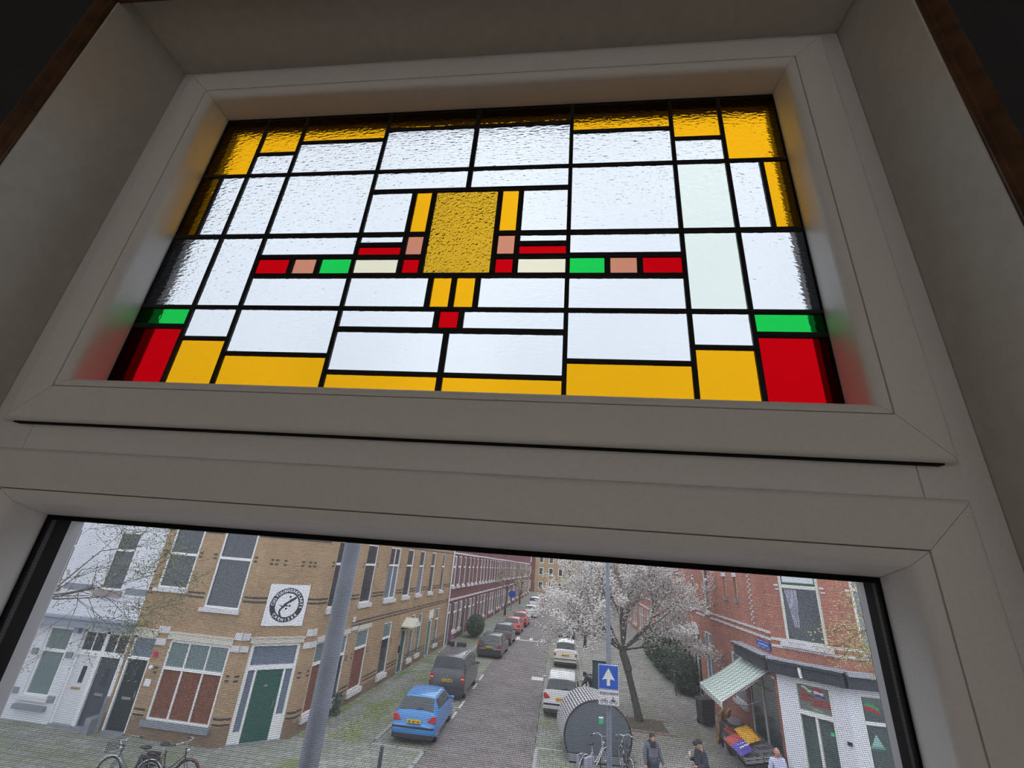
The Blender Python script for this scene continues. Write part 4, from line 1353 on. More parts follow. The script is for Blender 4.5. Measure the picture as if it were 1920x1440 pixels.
def car(label, st, paint, wheels, loc, rz=0.0, rails=False, low_bumper=True, light='side', badge=None, plate=True, sx=1.0, roofc=None, wiper=True, sy=1.0):
    t = tag(empty('car', (loc[0], loc[1], loc[2] if len(loc) > 2 else -0.02), rz), label, 'car')
    rings = []
    for (y, zb, zl, ztp, wl, wb, wt) in st:
        y *= sy
        wl, wb, wt = wl * sx, wb * sx, wt * sx
        h = [(wl * 0.88, zb), (wl, zb + 0.10), (wl * 1.0, (zb + zl) / 2), (wb, zl), (wt, ztp - (0.05 if ztp - zl > 0.2 else 0.01)), (wt * 0.9, ztp), (wt * 0.45, ztp + 0.025), (0, ztp + 0.032)]
        rings.append([(a, y, c) for a, c in h] + [(-a, y, c) for a, c in reversed(h[:-1])])
    mb = MB()
    n = len(rings[0])
    for r_ in rings:
        mb.v += r_
    for i in range(len(rings) - 1):
        for k in range(n):
            k2 = (k + 1) % n
            mb.f.append((i * n + k, i * n + k2, (i + 1) * n + k2, (i + 1) * n + k))
            mb.uv.append([(0, 0)] * 4)
    mb.f.append(tuple(range(n)))
    mb.uv.append([(0, 0)] * n)
    mb.f.append(tuple(reversed(range((len(rings) - 1) * n, len(rings) * n))))
    mb.uv.append([(0, 0)] * n)
    bod = mb.build('body', paint, t)
    smooth_by_angle(bod, 32)
    if roofc:
        pass
    # glass: rear window between stations 3 and 4, sides between 4..7, windscreen 7-8
    def lerp(a, b, u): return Vector(a) * (1 - u) + Vector(b) * u
    def patch(name, i0, i1, ka, kb, u0, u1, v0, v1, off, nn=4):
        """panel over ring span ka..kb between stations i0,i1"""
        pb = MB()
        A0, A1 = Vector(rings[i0][ka]), Vector(rings[i0][kb])
        B0, B1 = Vector(rings[i1][ka]), Vector(rings[i1][kb])
        q = []
        for u, v in ((u0, v0), (u1, v0), (u1, v1), (u0, v1)):
            q.append(lerp(lerp(A0, A1, u), lerp(B0, B1, u), v))
        nrm = (q[1] - q[0]).cross(q[3] - q[0]).normalized()
        ctr = (q[0] + q[2]) / 2
        ref = Vector((0, ctr.y if abs(ctr.x) > .3 else (2.0 * sy), 0.7))
        if nrm.dot(ctr - ref) < 0:
            nrm = -nrm
        qa = [p + nrm * off for p in q]
        qb = [p - nrm * 0.02 for p in q]
        pb.quad(qa)
        b = len(pb.v)
        for k in range(4):
            j = (k + 1) % 4
            pb.quad([qa[k], qb[k], qb[j], qa[j]])
        return pb.build(name, CGLASS, t)
    def strip(name, i0, i1, v0, v1, off, inset):
        gb = MB()
        C0 = [Vector(rings[i0][k]) for k in range(5, n - 5)]
        C1 = [Vector(rings[i1][k]) for k in range(5, n - 5)]
        lo = [lerp(p, q_, v0) for p, q_ in zip(C0, C1)]
        hi = [lerp(p, q_, v1) for p, q_ in zip(C0, C1)]
        for row in (lo, hi):
            row[0] = lerp(row[0], row[1], -0.15 + inset)
            row[-1] = lerp(row[-1], row[-2], -0.15 + inset)
        d = (hi[2] - lo[2]).normalized()
        nn_ = Vector((0, -d.z, d.y)) if d.z > 0 else Vector((0, -d.z, d.y))
        if nn_.z < 0: nn_ = -nn_
        lo = [p + nn_ * off for p in lo]
        hi = [p + nn_ * off for p in hi]
        for k in range(len(lo) - 1):
            gb.quad([lo[k], lo[k + 1], hi[k + 1], hi[k]])
            gb.quad([lo[k] - nn_ * off * 1.6, hi[k] - nn_ * off * 1.6, hi[k + 1] - nn_ * off * 1.6, lo[k + 1] - nn_ * off * 1.6])
        m_ = len(lo) - 1
        for e0, e1 in [(lo[k], lo[k + 1]) for k in range(m_)] + [(hi[k], hi[k + 1]) for k in range(m_)] + [(lo[0], hi[0]), (lo[m_], hi[m_])]:
            gb.quad([e0, e1, e1 - nn_ * off * 1.6, e0 - nn_ * off * 1.6])
        gb.build(name, CGLASS, t)
        return lo[m_ // 2], hi[m_ // 2]
    m0, m1 = strip('rear_window', 3, 4, 0.10, 0.90, 0.018, 0.0)
    if wiper:
        MB().tube([(0.0, m0.y - 0.03, m0.z + 0.01), (0.28, m0.y + 0.0, m0.z + 0.07)], 0.012, 5).build('wiper', PLASTIC, t)
    for ka, kb in ((3, 4), (n - 3, n - 4)):
        patch('side_window', 4, 5, ka, kb, 0.12, 0.86, 0.25, 0.98, 0.010)
        patch('side_window', 5, 6, ka, kb, 0.10, 0.86, 0.02, 0.97, 0.010)
        patch('side_window', 6, 7, ka, kb, 0.10, 0.86, 0.03, 0.97, 0.010)
        patch('side_window', 7, 8, ka, kb, 0.12, 0.84, 0.02, 0.55, 0.010)
    strip('windscreen', 7, 8, 0.08, 0.93, 0.018, 0.0)
    # bumper, plate, lights
    wl = st[1][4] * sx
    if low_bumper:
        MB().box(-wl * 0.96, wl * 0.96, -0.02, 0.14, 0.19, 0.34).build('bumper', PLASTIC, t, bevel=0.02)
        MB().box(-wl * 0.98, wl * 0.98, -0.022, 0.1, 0.50, 0.555).build('bumper_strip', PLASTIC, t, bevel=0.01)
    zl = st[3][2]
    zp = 0.72 * (zl / 0.95)
    if plate:
        p_ = MB().box(-0.26, 0.26, 0.0, 0.05, zp - 0.055, zp + 0.055).build('number_plate', PLATE, t)
        ink = MB()
        for k in range(8):
            if k in (2, 5): continue
            ink.box(-0.21 + k * 0.056, -0.21 + k * 0.056 + 0.03, -0.003, 0.001, zp - 0.032, zp + 0.032)
        ink.build('plate_marks', PLATEI, p_)
    if light == 'side':
        for s_ in (-1, 1):
            MB().prism([(s_ * wl * 0.62, zp + 0.02), (s_ * wl * 0.99, zp - 0.02), (s_ * wl * 1.0, zp + 0.20), (s_ * wl * 0.84, zp + 0.19)], 0.03, 0.22, lambda a, b, d: (a, d, b)).build('tail_light', REDL, t, bevel=0.01)
    elif light == 'tall':
        for s_ in (-1, 1):
            l_ = MB().box(s_ * wl * 0.80, s_ * wl * 1.0, 0.02, 0.2, zp - 0.08, zp + 0.26).build('tail_light', REDL, t, bevel=0.015)
            MB().box(s_ * wl * 0.81, s_ * wl * 0.99, 0.005, 0.05, zp + 0.08, zp + 0.12).build('reversing_light', mat('lamp_white', (0.7, 0.65, 0.65)), l_)
    else:
        for s_ in (-1, 1):
            MB().box(s_ * wl * 0.86, s_ * wl * 1.0, 0.01, 0.15, zp - 0.06, zp + 0.12).build('tail_light', REDL, t, bevel=0.015)
    if badge:
        MB().cyl((0, 0.02, zp + 0.17), 0.05, 0, 0.03, 'y', 14).build('badge_disc', STEEL, t)
    if rails:
        for s_ in (-1, 1):
            MB().tube([(s_ * st[5][6] * sx * 0.95, st[5][0] * sy, st[5][3] + 0.02), (s_ * st[5][6] * sx * 0.95, st[5][0] * sy + 0.1, st[5][3] + 0.07), (s_ * st[6][6] * sx * 0.95, st[6][0] * sy, st[6][3] + 0.07), (s_ * st[7][6] * sx * 0.95, st[7][0] * sy, st[7][3] + 0.03)], 0.022, 6).build('roof_rail', STEEL, t)
    # wheels
    for yy in wheels:
        for s_ in (-1, 1):
            xw = s_ * (wl + 0.012)
            w_ = MB().tube([(xw - s_ * 0.19, yy * sy, 0.31), (xw - s_ * 0.03, yy * sy, 0.31), (xw, yy * sy, 0.31)], [0.305, 0.31, 0.285], 22).build('wheel', TYRE, t, smooth=False)
            MB().cyl((xw, yy * sy, 0.31), 0.19, -0.005 if s_ > 0 else -0.008, 0.008 if s_ > 0 else 0.005, 'x', 18).build('rim', RIM, w_)
            MB().prism([((0.37) * math.cos(k * math.pi / 12) + yy * sy, 0.31 + 0.37 * math.sin(k * math.pi / 12)) for k in range(13)], xw - s_ * 0.10, xw - s_ * 0.004, lambda a, b, d: (d, a, b)).build('wheel_arch', PLASTIC, t)
    # mirrors
    for s_ in (-1, 1):
        ym = st[8][0] * sy - 0.28
        MB().ball((s_ * (st[7][5] * sx + 0.10), ym, st[7][2] + 0.06), 0.10, 0.06, 0.07, 10, 6).build('side_mirror', paint, t, smooth=True)
    # tailgate seam
    return t


def paintm(name, col, rough=0.28):
    return mat(name, col, rough=rough, coat=0.6, spec=0.5)


car('blue hatchback parked nearest at the left kerb', HATCH, paintm('car_blue', (0.035, 0.21, 0.56)), (0.62, 3.05), (-4.92, 18.3), R(1.5), badge=None)
MB_ = None
car('dark grey people carrier with silver roof rails behind the blue hatchback', VAN, paintm('car_anthracite', (0.045, 0.05, 0.062)), (0.75, 3.45), (-5.12, 24.1), R(0), rails=True, light='tall', badge=True)
car('black hatchback with yellow plate, third in the left parked row', HATCH, paintm('car_black', (0.03, 0.035, 0.05)), (0.62, 3.05), (-4.65, 34.9), R(-2), sx=1.08, sy=1.12)
car('dark grey compact with pale rear window, fourth in the left parked row', CITY, paintm('car_darkgrey', (0.06, 0.065, 0.085)), (0.6, 2.85), (-4.45, 40.7), R(-2))
car('orange-red hatchback with dark roof spoiler, fifth in the left row', HATCH, paintm('car_orange_red', (0.50, 0.05, 0.04)), (0.62, 3.05), (-4.35, 47.3), R(-2), sx=1.05, sy=1.1)
car('bright red car, sixth in the left parked row', HATCH, paintm('car_red', (0.48, 0.012, 0.035)), (0.62, 3.05), (-4.10, 53.5), R(-2), sx=1.05, sy=1.1)
car('white car parked behind the red ones on the left', HATCH, paintm('car_white2', (0.62, 0.64, 0.72)), (0.62, 3.05), (-3.55, 64.0), R(-2), sx=1.08, sy=1.1)
car('white van parked farthest in the left row', VAN, paintm('car_white3', (0.66, 0.68, 0.74)), (0.75, 3.45), (-3.6, 75.0), R(-2))
car('small red car at the far end of the left row', CITY, paintm('car_red2', (0.50, 0.02, 0.06)), (0.6, 2.85), (-3.1, 86.0), R(-2))
car('silver-white estate car half hidden behind the ribbed bike shelter', ESTATE, paintm('car_silver', (0.55, 0.54, 0.56)), (0.75, 3.5), (0.45, 23.3), R(-1.5), light='side', sx=1.03)
car('white city car in front of the silver estate', CITY, paintm('car_white', (0.74, 0.72, 0.72)), (0.6, 2.85), (0.76, 34.4), R(-1), light='low')
car('dark blue car under the blossom tree, farthest in the right row', HATCH, paintm('car_navy', (0.05, 0.06, 0.10)), (0.62, 3.05), (1.0, 47.6), R(-1), light='low')

# ---------------- bicycles (local: rear wheel hub at x=0, forward +x)
CHROME = mat('bike_chrome', (0.55, 0.57, 0.62), rough=0.25, metal=0.7)


def bicycle(label, loc, rz, frame_m, fender_m=None, crate=None, bags=None, basket=False, lowstep=True):
    t = tag(empty('bicycle', loc, rz), label, 'bicycle')
    WB, r_ = 1.10, 0.34
    for xx in (0, WB):
        wl = MB().torus((xx, 0, r_), r_ - 0.02, 0.020, 'y', 30, 8).build('tyre', TYRE, t)
        sp_ = MB()
        for k in range(14):
            a = 2 * math.pi * k / 14
            sp_.tube([(xx, 0, r_), (xx + (r_ - 0.03) * math.cos(a), 0, r_ + (r_ - 0.03) * math.sin(a))], 0.0022, 3)
        sp_.torus((xx, 0, r_), r_ - 0.042, 0.010, 'y', 26, 6)
        sp_.cyl((xx, -0.04, r_), 0.022, 0, 0.08, 'y', 8)
        sp_.build('wheel_rim', CHROME, wl)
    fr = MB()
    bb = (0.46, 0, 0.28)
    seat, head, headl = (0.34, 0, 0.80), (0.90, 0, 0.92), (0.945, 0, 0.66)
    fr.tube([bb, seat], 0.016, 7).tube([headl, head], 0.018, 7)
    if lowstep:
        fr.tube([headl, (0.72, 0, 0.44), (0.58, 0, 0.34), bb], 0.019, 7).tube([(0.925, 0, 0.76), (0.70, 0, 0.54), (0.52, 0, 0.42), (0.42, 0, 0.46)], 0.013, 7)
    else:
        fr.tube([headl, bb], 0.019, 7).tube([(0.915, 0, 0.84), (0.36, 0, 0.76)], 0.016, 7)
    for s_ in (-0.05, 0.05):
        fr.tube([bb, (0, s_, r_)], 0.010, 5).tube([(0.355, 0, 0.74), (0, s_, r_)], 0.009, 5).tube([headl, (0.985, s_, 0.60), (WB, s_, r_)], 0.010, 5)
    fr.build('frame', frame_m, t)
    MB().tube([seat, (0.31, 0, 0.90)], 0.013, 6).build('seat_post', CHROME, t)
    MB().ball((0.26, 0, 0.945), 0.14, 0.085, 0.04, 12, 6).ball((0.37, 0, 0.935), 0.10, 0.03, 0.028, 10, 6).build('saddle', BLK, t, smooth=True)
    MB().tube([head, (0.885, 0, 1.04), (0.90, -0.02, 1.06), (0.91, -0.18, 1.09), (0.80, -0.27, 1.07), (0.68, -0.29, 1.03)], 0.012, 6).tube([(0.90, 0.0, 1.06), (0.91, 0.18, 1.09), (0.80, 0.27, 1.07), (0.68, 0.29, 1.03)], 0.012, 6).build('handlebar', CHROME, t)
    for s_ in (-1, 1):
        MB().tube([(0.76, s_ * 0.28, 1.055), (0.66, s_ * 0.292, 1.025)], 0.018, 7).build('grip', BLK, t)
    for xx, a0, a1 in ((0, R(10), R(190)), (WB, R(-10), R(140))):
        MB().torus((xx, 0, r_), r_ + 0.025, 0.014, 'y', 18, 6, a0, a1).build('mudguard', fender_m or BLK, t)
    MB().tube([(0.10, 0.07, 0.72), (-0.30, 0.07, 0.72), (-0.30, -0.07, 0.72), (0.10, -0.07, 0.72), (0.10, 0.07, 0.72)], 0.008, 5).tube([(-0.2, 0.07, 0.72), (0, 0.06, r_)], 0.006, 4).tube([(-0.2, -0.07, 0.72), (0, -0.06, r_)], 0.006, 4).tube([(0.33, 0, 0.73), (0.1, 0, 0.72)], 0.007, 4).build('rack', BLK, t)
    MB().cyl((0.46, -0.03, 0.28), 0.09, 0, 0.008, 'y', 16).tube([(0.46, -0.06, 0.28), (0.52, -0.06, 0.13)], 0.009, 5).tube([(0.46, 0.06, 0.28), (0.40, 0.06, 0.43)], 0.009, 5).box(0.46, 0.58, -0.16, -0.07, 0.115, 0.135).box(0.34, 0.46, 0.07, 0.16, 0.42, 0.44).build('crank', CHROME, t)
    MB().ball((0.97, 0, 0.86), 0.045, 0.05, 0.045, 8, 6).build('headlamp', CHROME, t)
    MB().tube([(0.02, 0.08, r_), (0.10, 0.16, 0.0)], 0.008, 5).build('kickstand', CHROME, t)
    if basket:
        bk = MB()
        for z in (0.80, 0.88, 0.96, 1.02):
            bk.tube([(0.98, -0.17, z), (1.24, -0.17, z), (1.24, 0.17, z), (0.98, 0.17, z), (0.98, -0.17, z)], 0.006, 4)
        for k in range(6):
            bk.tube([(1.24, -0.17 + 0.068 * k, 0.80), (1.24, -0.17 + 0.068 * k, 1.02)], 0.004, 4)
        bk.build('basket', BLK, t)
    if crate:
        cb = MB()
        x0, x1, y0, y1, z0, z1 = -0.36, 0.06, -0.19, 0.19, 0.735, 0.99
        cb.box(x0, x1, y0, y1, z0, z0 + 0.015).box(x0, x1, y0, y0 + 0.015, z0, z1).box(x0, x1, y1 - 0.015, y1, z0, z1).box(x0, x0 + 0.015, y0, y1, z0, z1).box(x1 - 0.015, x1, y0, y1, z0, z1)
        cb.build('crate', crate, t)
    if bags:
        for s_ in (-1, 1):
            MB().box(-0.24, 0.10, s_ * 0.08, s_ * 0.20, 0.40, 0.70).build('pannier', bags, t, bevel=0.02)
    return t


bicycle('dark upright bicycle with red front mudguard, facing right by the tan corner building', (-10.72, 13.25, 0.0), R(3), BLK, mat('mudguard_red', (0.16, 0.03, 0.05)), bags=BLK)
bicycle('teal grey bicycle with silver front rack, facing left beside the dark one', (-10.45, 12.95, 0.0), R(184), mat('bike_teal', (0.06, 0.11, 0.12), rough=0.4), CHROME, basket=True)
bicycle('white bicycle with grey panniers in front of the bike shelter', (1.22, 17.25, 0.0), R(50), mat('bike_white', (0.55, 0.5, 0.55), rough=0.4), mat('mudguard_white', (0.6, 0.6, 0.66)), bags=mat('pannier_grey', (0.30, 0.29, 0.38), rough=0.8))
bicycle('black bicycle with white rear mudguard at the right end of the bike shelter', (2.66, 17.35, 0.0), R(98), BLK, mat('mudguard_white', (0.6, 0.6, 0.66)))
bicycle('small dark bicycle leaning by the evergreen hedge', (7.05, 30.2, 0.0), R(80), mat('bike_blue', (0.03, 0.07, 0.16)), lowstep=False)

# ---------------- ribbed round bike shelter
sh = tag(empty('bike_shelter', (1.72, 18.75, 0), R(8)), 'rounded bike shelter with ribbed pale roof and dark end wall, behind the white bicycle', 'bike shelter')


def shape_pt(a, r_=1.16):
    return (r_ * 1.03 * math.cos(a), 0.78 + r_ * 0.93 * math.sin(a))


a0, a1 = R(-28), R(208)
NA = 44
rib = mat('shelter_rib', (0.46, 0.44, 0.48), rough=0.5)
for k in range(NA):
    u0 = a0 + (a1 - a0) * k / NA
    u1 = a0 + (a1 - a0) * (k + 0.55) / NA
    p0, p1 = shape_pt(u0), shape_pt(u1)
    q0, q1 = shape_pt(u0, 1.11), shape_pt(u1, 1.11)
    MB().prism([p0, p1, q1, q0], 0.02, 1.98, lambda a, b, d: (a, d, b)).build('roof_rib', rib, sh)
skin = MB()
for k in range(NA):
    u0 = a0 + (a1 - a0) * k / NA
    u1 = a0 + (a1 - a0) * (k + 1) / NA
    p0, p1, q0, q1 = shape_pt(u0, 1.105), shape_pt(u1, 1.105), shape_pt(u0, 1.09), shape_pt(u1, 1.09)
    skin.prism([p0, p1, q1, q0], 0.01, 1.99, lambda a, b, d: (a, d, b))
skin.build('inner_shell', mat('shelter_shell', (0.12, 0.12, 0.14), rough=0.6), sh)
ew = [shape_pt(a0 + (a1 - a0) * k / 40, 1.13) for k in range(41)]
for y in (0.0, 1.96):
    MB().prism(ew, y, y + 0.03, lambda a, b, d: (a, d, b)).build('end_wall', mat('shelter_smoke', (0.10, 0.115, 0.14), rough=0.35), sh)
rmb = MB()
for k in range(40):
    p0, p1 = shape_pt(a0 + (a1 - a0) * k / 40, 1.17), shape_pt(a0 + (a1 - a0) * (k + 1) / 40, 1.17)
    rmb.tube([(p0[0], -0.01, p0[1]), (p1[0], -0.01, p1[1])], 0.028, 6)
rmb.build('rim_tube', BLK, sh)
MB().box(-1.02, 1.02, -0.03, 2.0, 0.05, 0.26).build('base_beam', mat('base_beam_grey', (0.22, 0.23, 0.26), rough=0.6), sh)
for x_ in (-0.9, 0.9):
    MB().box(x_ - 0.06, x_ + 0.06, 0.0, 1.9, 0.0, 0.06).build('foot', BLK, sh)
MB().box(0.03, 0.19, -0.012, 0.0, 1.18, 1.40).build('green_sticker', mat('sticker_green', (0.03, 0.42, 0.2)), sh)
MB().box(0.03, 0.19, -0.014, 0.0, 1.34, 1.40).build('white_sticker', WHITE, sh)

# ---------------- lamp posts and signs
lp = tag(empty('lamp_post', (-2.08, 4.3, 0)), 'thick grey lamp post close outside the window, left of centre', 'lamp post')
MB().tube([(0, 0, 0), (0, 0, 1.0), (0, 0, 1.05), (0, 0, 6.95)], [0.125, 0.125, 0.098, 0.085], 28).build('post', GREYMET, lp, smooth=True)
MB().tube([(0, 0, 6.9), (0, 0.1, 7.0), (0, 0.6, 7.05)], 0.05, 10).build('arm', GREYMET, lp)
MB().box(-0.14, 0.14, 0.5, 1.2, 7.0, 7.12).build('lantern', GREYMET, lp, bevel=0.03)
lp2 = tag(empty('lamp_post', (1.36, 11.12, 0)), 'slim grey post carrying the blue arrow sign', 'lamp post')
MB().tube([(0, 0, 0), (0, 0, 1.1), (0, 0, 1.15), (0, 0, 7.6)], [0.085, 0.085, 0.062, 0.045], 20).build('post', GREYMET, lp2, smooth=True)
MB().tube([(0, 0, 7.5), (0, 0.3, 7.8), (0, 0.9, 7.85)], 0.04, 8).build('arm', GREYMET, lp2)
MB().box(-0.12, 0.12, 0.8, 1.35, 7.78, 7.88).build('lantern', GREYMET, lp2, bevel=0.02)

ow = tag(empty('traffic_sign', (1.345, 11.0, 4.06)), 'square blue one-way sign with a white upward arrow', 'sign')
MB().box(-0.222, 0.222, -0.02, 0.0, -0.235, 0.235).build('backing', mat('sign_pale_edge', (0.45, 0.52, 0.75), rough=0.4), ow, bevel=0.004)
MB().box(-0.206, 0.206, -0.026, -0.02, -0.219, 0.219).build('blue_face', mat('sign_blue', (0.004, 0.075, 0.46), rough=0.35), ow)
arr = MB().prism([(-0.036, -0.16), (0.036, -0.16), (0.036, -0.035), (0.14, -0.055), (0.0, 0.175), (-0.14, -0.055), (-0.036, -0.035)], -0.030, -0.026, lambda a, b, d: (a, d, b))
arr.build('arrow', mat('sign_arrow', (0.66, 0.70, 0.68), rough=0.4), ow)
for z in (-0.12, 0.12):
    MB().torus((0.015, 0.12, z), 0.066, 0.008, 'z', 16, 5).box(-0.02, 0.05, 0.0, 0.07, z - 0.01, z + 0.01).build('clamp', STEEL, ow)
us = tag(empty('traffic_sign', (1.345, 11.0, 3.675)), 'white plate reading uitgezonderd with bicycle and moped symbols, under the arrow sign', 'sign')
MB().box(-0.222, 0.222, -0.02, 0.0, -0.135, 0.14).build('plate', mat('sign_plate_white', (0.62, 0.62, 0.68), rough=0.4), us, bevel=0.003)
tx = MB()
add_text(tx, 'uitgezonderd', 0.083, lambda a, b: (a * 0.92, -0.0215, 0.06 + b), 0.0012)
SIGNINK = mat('sign_black', (0.02, 0.02, 0.025), rough=0.5)
tx.build('lettering', SIGNINK, us)
for cx, kind in ((-0.10, 0), (0.10, 1)):
    ic = MB()
    for wx in (-0.05, 0.05):
        ic.torus((cx + wx, -0.0215, -0.075), 0.030, 0.004, 'y', 14, 4)
    ic.tube([(cx - 0.05, -0.0215, -0.075), (cx - 0.015, -0.0215, -0.035), (cx + 0.035, -0.0215, -0.035), (cx + 0.05, -0.0215, -0.075)], 0.004, 4).tube([(cx - 0.015, -0.0215, -0.035), (cx, -0.0215, -0.075), (cx + 0.035, -0.0215, -0.03)], 0.004, 4)
    ic.tube([(cx + 0.035, -0.0215, -0.035), (cx + 0.03, -0.0215, -0.008), (cx + 0.05, -0.0215, -0.008)], 0.004, 4)
    if kind:
        ic.box(cx - 0.035, cx + 0.02, -0.0225, -0.0205, -0.06, -0.03)
        ic.ball((cx - 0.0, -0.0215, 0.015), 0.012, 0.002, 0.012, 8, 6).tube([(cx, -0.0215, 0.01), (cx - 0.01, -0.0215, -0.025)], 0.008, 4)
    ic.build('bicycle_symbol' if not kind else 'moped_symbol', SIGNINK, us)
bs = tag(empty('traffic_sign', (-6.75, 70.8, 2.2)), 'small round blue sign far down the left pavement', 'sign')
MB().cyl((0, 0, 0), 0.5, -0.03, 0.0, 'y', 24).build('disc', mat('sign_blue', (0.004, 0.075, 0.46)), bs)
MB().tube([(0, 0.05, -2.2), (0, 0.05, 0.5)], 0.04, 8).build('post', GREYMET, bs)
bo = tag(empty('bollard', (-4.86, 14.93, 0)), 'dark grey bollard on the left pavement corner before the blue hatchback', 'bollard')
MB().tube([(0, 0, 0), (0, 0, 0.94), (0, 0, 0.97), (0, 0, 1.0)], [0.062, 0.058, 0.055, 0.03], 14).build('post', mat('bollard_paint', (0.06, 0.065, 0.085), rough=0.5), bo, smooth=True)
MB().tube([(0, 0, 0.86), (0, 0, 0.9)], 0.062, 14).build('band', GREYMET, bo)
# utility cabinet behind the arrow sign
cb = tag(empty('utility_cabinet', (2.35, 25.6, 0)), 'tall dark green utility cabinet behind the arrow sign', 'cabinet')
MB().box(-0.35, 0.35, -0.2, 0.2, 0.05, 2.0).build('body', mat('cabinet_green', (0.02, 0.055, 0.055), rough=0.5), cb, bevel=0.02)
MB().box(-0.38, 0.38, -0.23, 0.23, 2.0, 2.06).box(-0.3, 0.3, -0.15, 0.15, 0, 0.05).build('cap', BLK, cb)
MB().box(-0.30, 0.30, -0.215, -0.2, 0.15, 1.9).build('door', mat('cabinet_green2', (0.025, 0.07, 0.07), rough=0.5), cb)
tb = tag(empty('folding_rack', (2.05, 27.3, 0.0)), 'small dark folding rack standing left of the utility cabinet', 'rack')
rk = MB()
for z in (0.15, 0.45, 0.8, 1.1):
    rk.box(-0.25, 0.25, -0.2, 0.2, z, z + 0.03)
for x_ in (-0.25, 0.25):
    for y_ in (-0.2, 0.2):
        rk.box(x_ - 0.015, x_ + 0.015, y_ - 0.015, y_ + 0.015, 0, 1.13)
rk.build('rack_frame', BLK, tb)
MB().box(-0.1, 0.2, -0.15, 0.1, 0.84, 1.05).build('white_box', WHITE, tb)

# ---------------- awning and market stall
aw = tag(empty('awning', FR(2.0, 0.0, 3.3)), 'striped green and white awning sloping from the shop wall', 'awning')
AG = [mat('awning_pale', (0.62, 0.67, 0.64), rough=0.8), mat('awning_green', (0.36, 0.47, 0.43), rough=0.8)]
S0, S1, OUT = 0.5, 3.6, 1.75
ns = 18
for k in range(ns):
    a0_, a1_ = S0 + (S1 - S0) * k / ns, S0 + (S1 - S0) * (k + 1) / ns
    q = []
    mb = MB()
    for j in range(4):
        u0, u1 = j / 4, (j + 1) / 4
        zf = lambda u: 3.32 - 1.12 * u - 0.06 * math.sin(math.pi * u)
        mb.quad([FR(a0_, 0.03 + OUT * u0, zf(u0)), FR(a1_, 0.03 + OUT * u0, zf(u0)), FR(a1_, 0.03 + OUT * u1, zf(u1)), FR(a0_, 0.03 + OUT * u1, zf(u1))])
        mb.quad([FR(a0_, 0.03 + OUT * u0, zf(u0) - .012), FR(a1_, 0.03 + OUT * u0, zf(u0) - .012), FR(a1_, 0.03 + OUT * u1, zf(u1) - .012), FR(a0_, 0.03 + OUT * u1, zf(u1) - .012)])
    mb.build('fabric_stripe', AG[k % 2], aw)
    MB().box(a0_, a1_, OUT + 0.03, OUT + 0.045, 2.02, 2.20, FR).build('valance_stripe', AG[k % 2], aw)
MB().tube([FR(S0, OUT + 0.03, 2.2), FR(S1, OUT + 0.03, 2.2)], 0.03, 8).build('front_bar', WHITE, aw)
MB().tube([FR(S0, 0.05, 3.3), FR(S0, OUT, 2.2)], 0.02, 6).build('edge_piping', mat('piping_red', (0.18, 0.03, 0.07)), aw)
MB().tube([FR(S0 + 0.15, 0.05, 2.5), FR(S0 + 0.1, OUT * 0.55, 2.15), FR(S0 + 0.15, OUT, 2.17)], 0.02, 6).build('folding_arm', GREYMET, aw)
MB().tube([FR(S1 - 0.15, 0.05, 2.5), FR(S1 - 0.1, OUT * 0.55, 2.15), FR(S1 - 0.15, OUT, 2.17)], 0.02, 6).build('folding_arm', GREYMET, aw)
for o in aw.children:
    o.matrix_parent_inverse = Matrix.Translation(-aw.location)

PALW = mat('pallet_wood', (0.50, 0.30, 0.14), rough=0.8, noise=0.2, nscale=9)
def pallet(loc, rz, label, tilt=R(12)):
    t = tag(empty('pallet', loc, rz), label, 'pallet')
    t.rotation_euler = (tilt, 0, rz)
    for k in range(5):
        MB().box(-0.38 + 0.16 * k, -0.38 + 0.16 * k + 0.12, -0.09, -0.07, 0.0, 1.2).build('board', PALW, t)
    for z in (0.02, 0.55, 1.08):
        MB().box(-0.40, 0.40, -0.07, 0.0, z, z + 0.1).build('cross_bar', PALW, t)
    for k in (0, 2, 4):
        MB().box(-0.38 + 0.16 * k, -0.38 + 0.16 * k + 0.12, 0.0, 0.02, 0.0, 1.2).build('board', PALW, t)
pallet((7.02, 22.9, 0), R(62), 'pale wooden pallet leaning at the awning, front one')
pallet((7.30, 22.98, 0), R(62), 'pale wooden pallet leaning behind the front one')
# dark sacks / bin left of pallets
dk = tag(empty('wheelie_bin', (7.2, 25.0, 0), R(10)), 'dark wheelie bin behind the pallets by the red wall', 'bin')
MB().prism([(-0.28, 0.1), (0.28, 0.1), (0.32, 1.0), (-0.32, 1.0)], -0.3, 0.3, lambda a, b, d: (a, d, b)).build('tub', BLK, dk)
MB().prism([(-0.34, 1.0), (0.34, 1.0), (0.30, 1.08), (-0.30, 1.06)], -0.35, 0.34, lambda a, b, d: (a, d, b)).build('lid', PLASTIC, dk)
MB().cyl((-0.3, 0.25, 0.1), 0.1, 0, 0.6, 'x', 14).build('wheels', TYRE, dk)

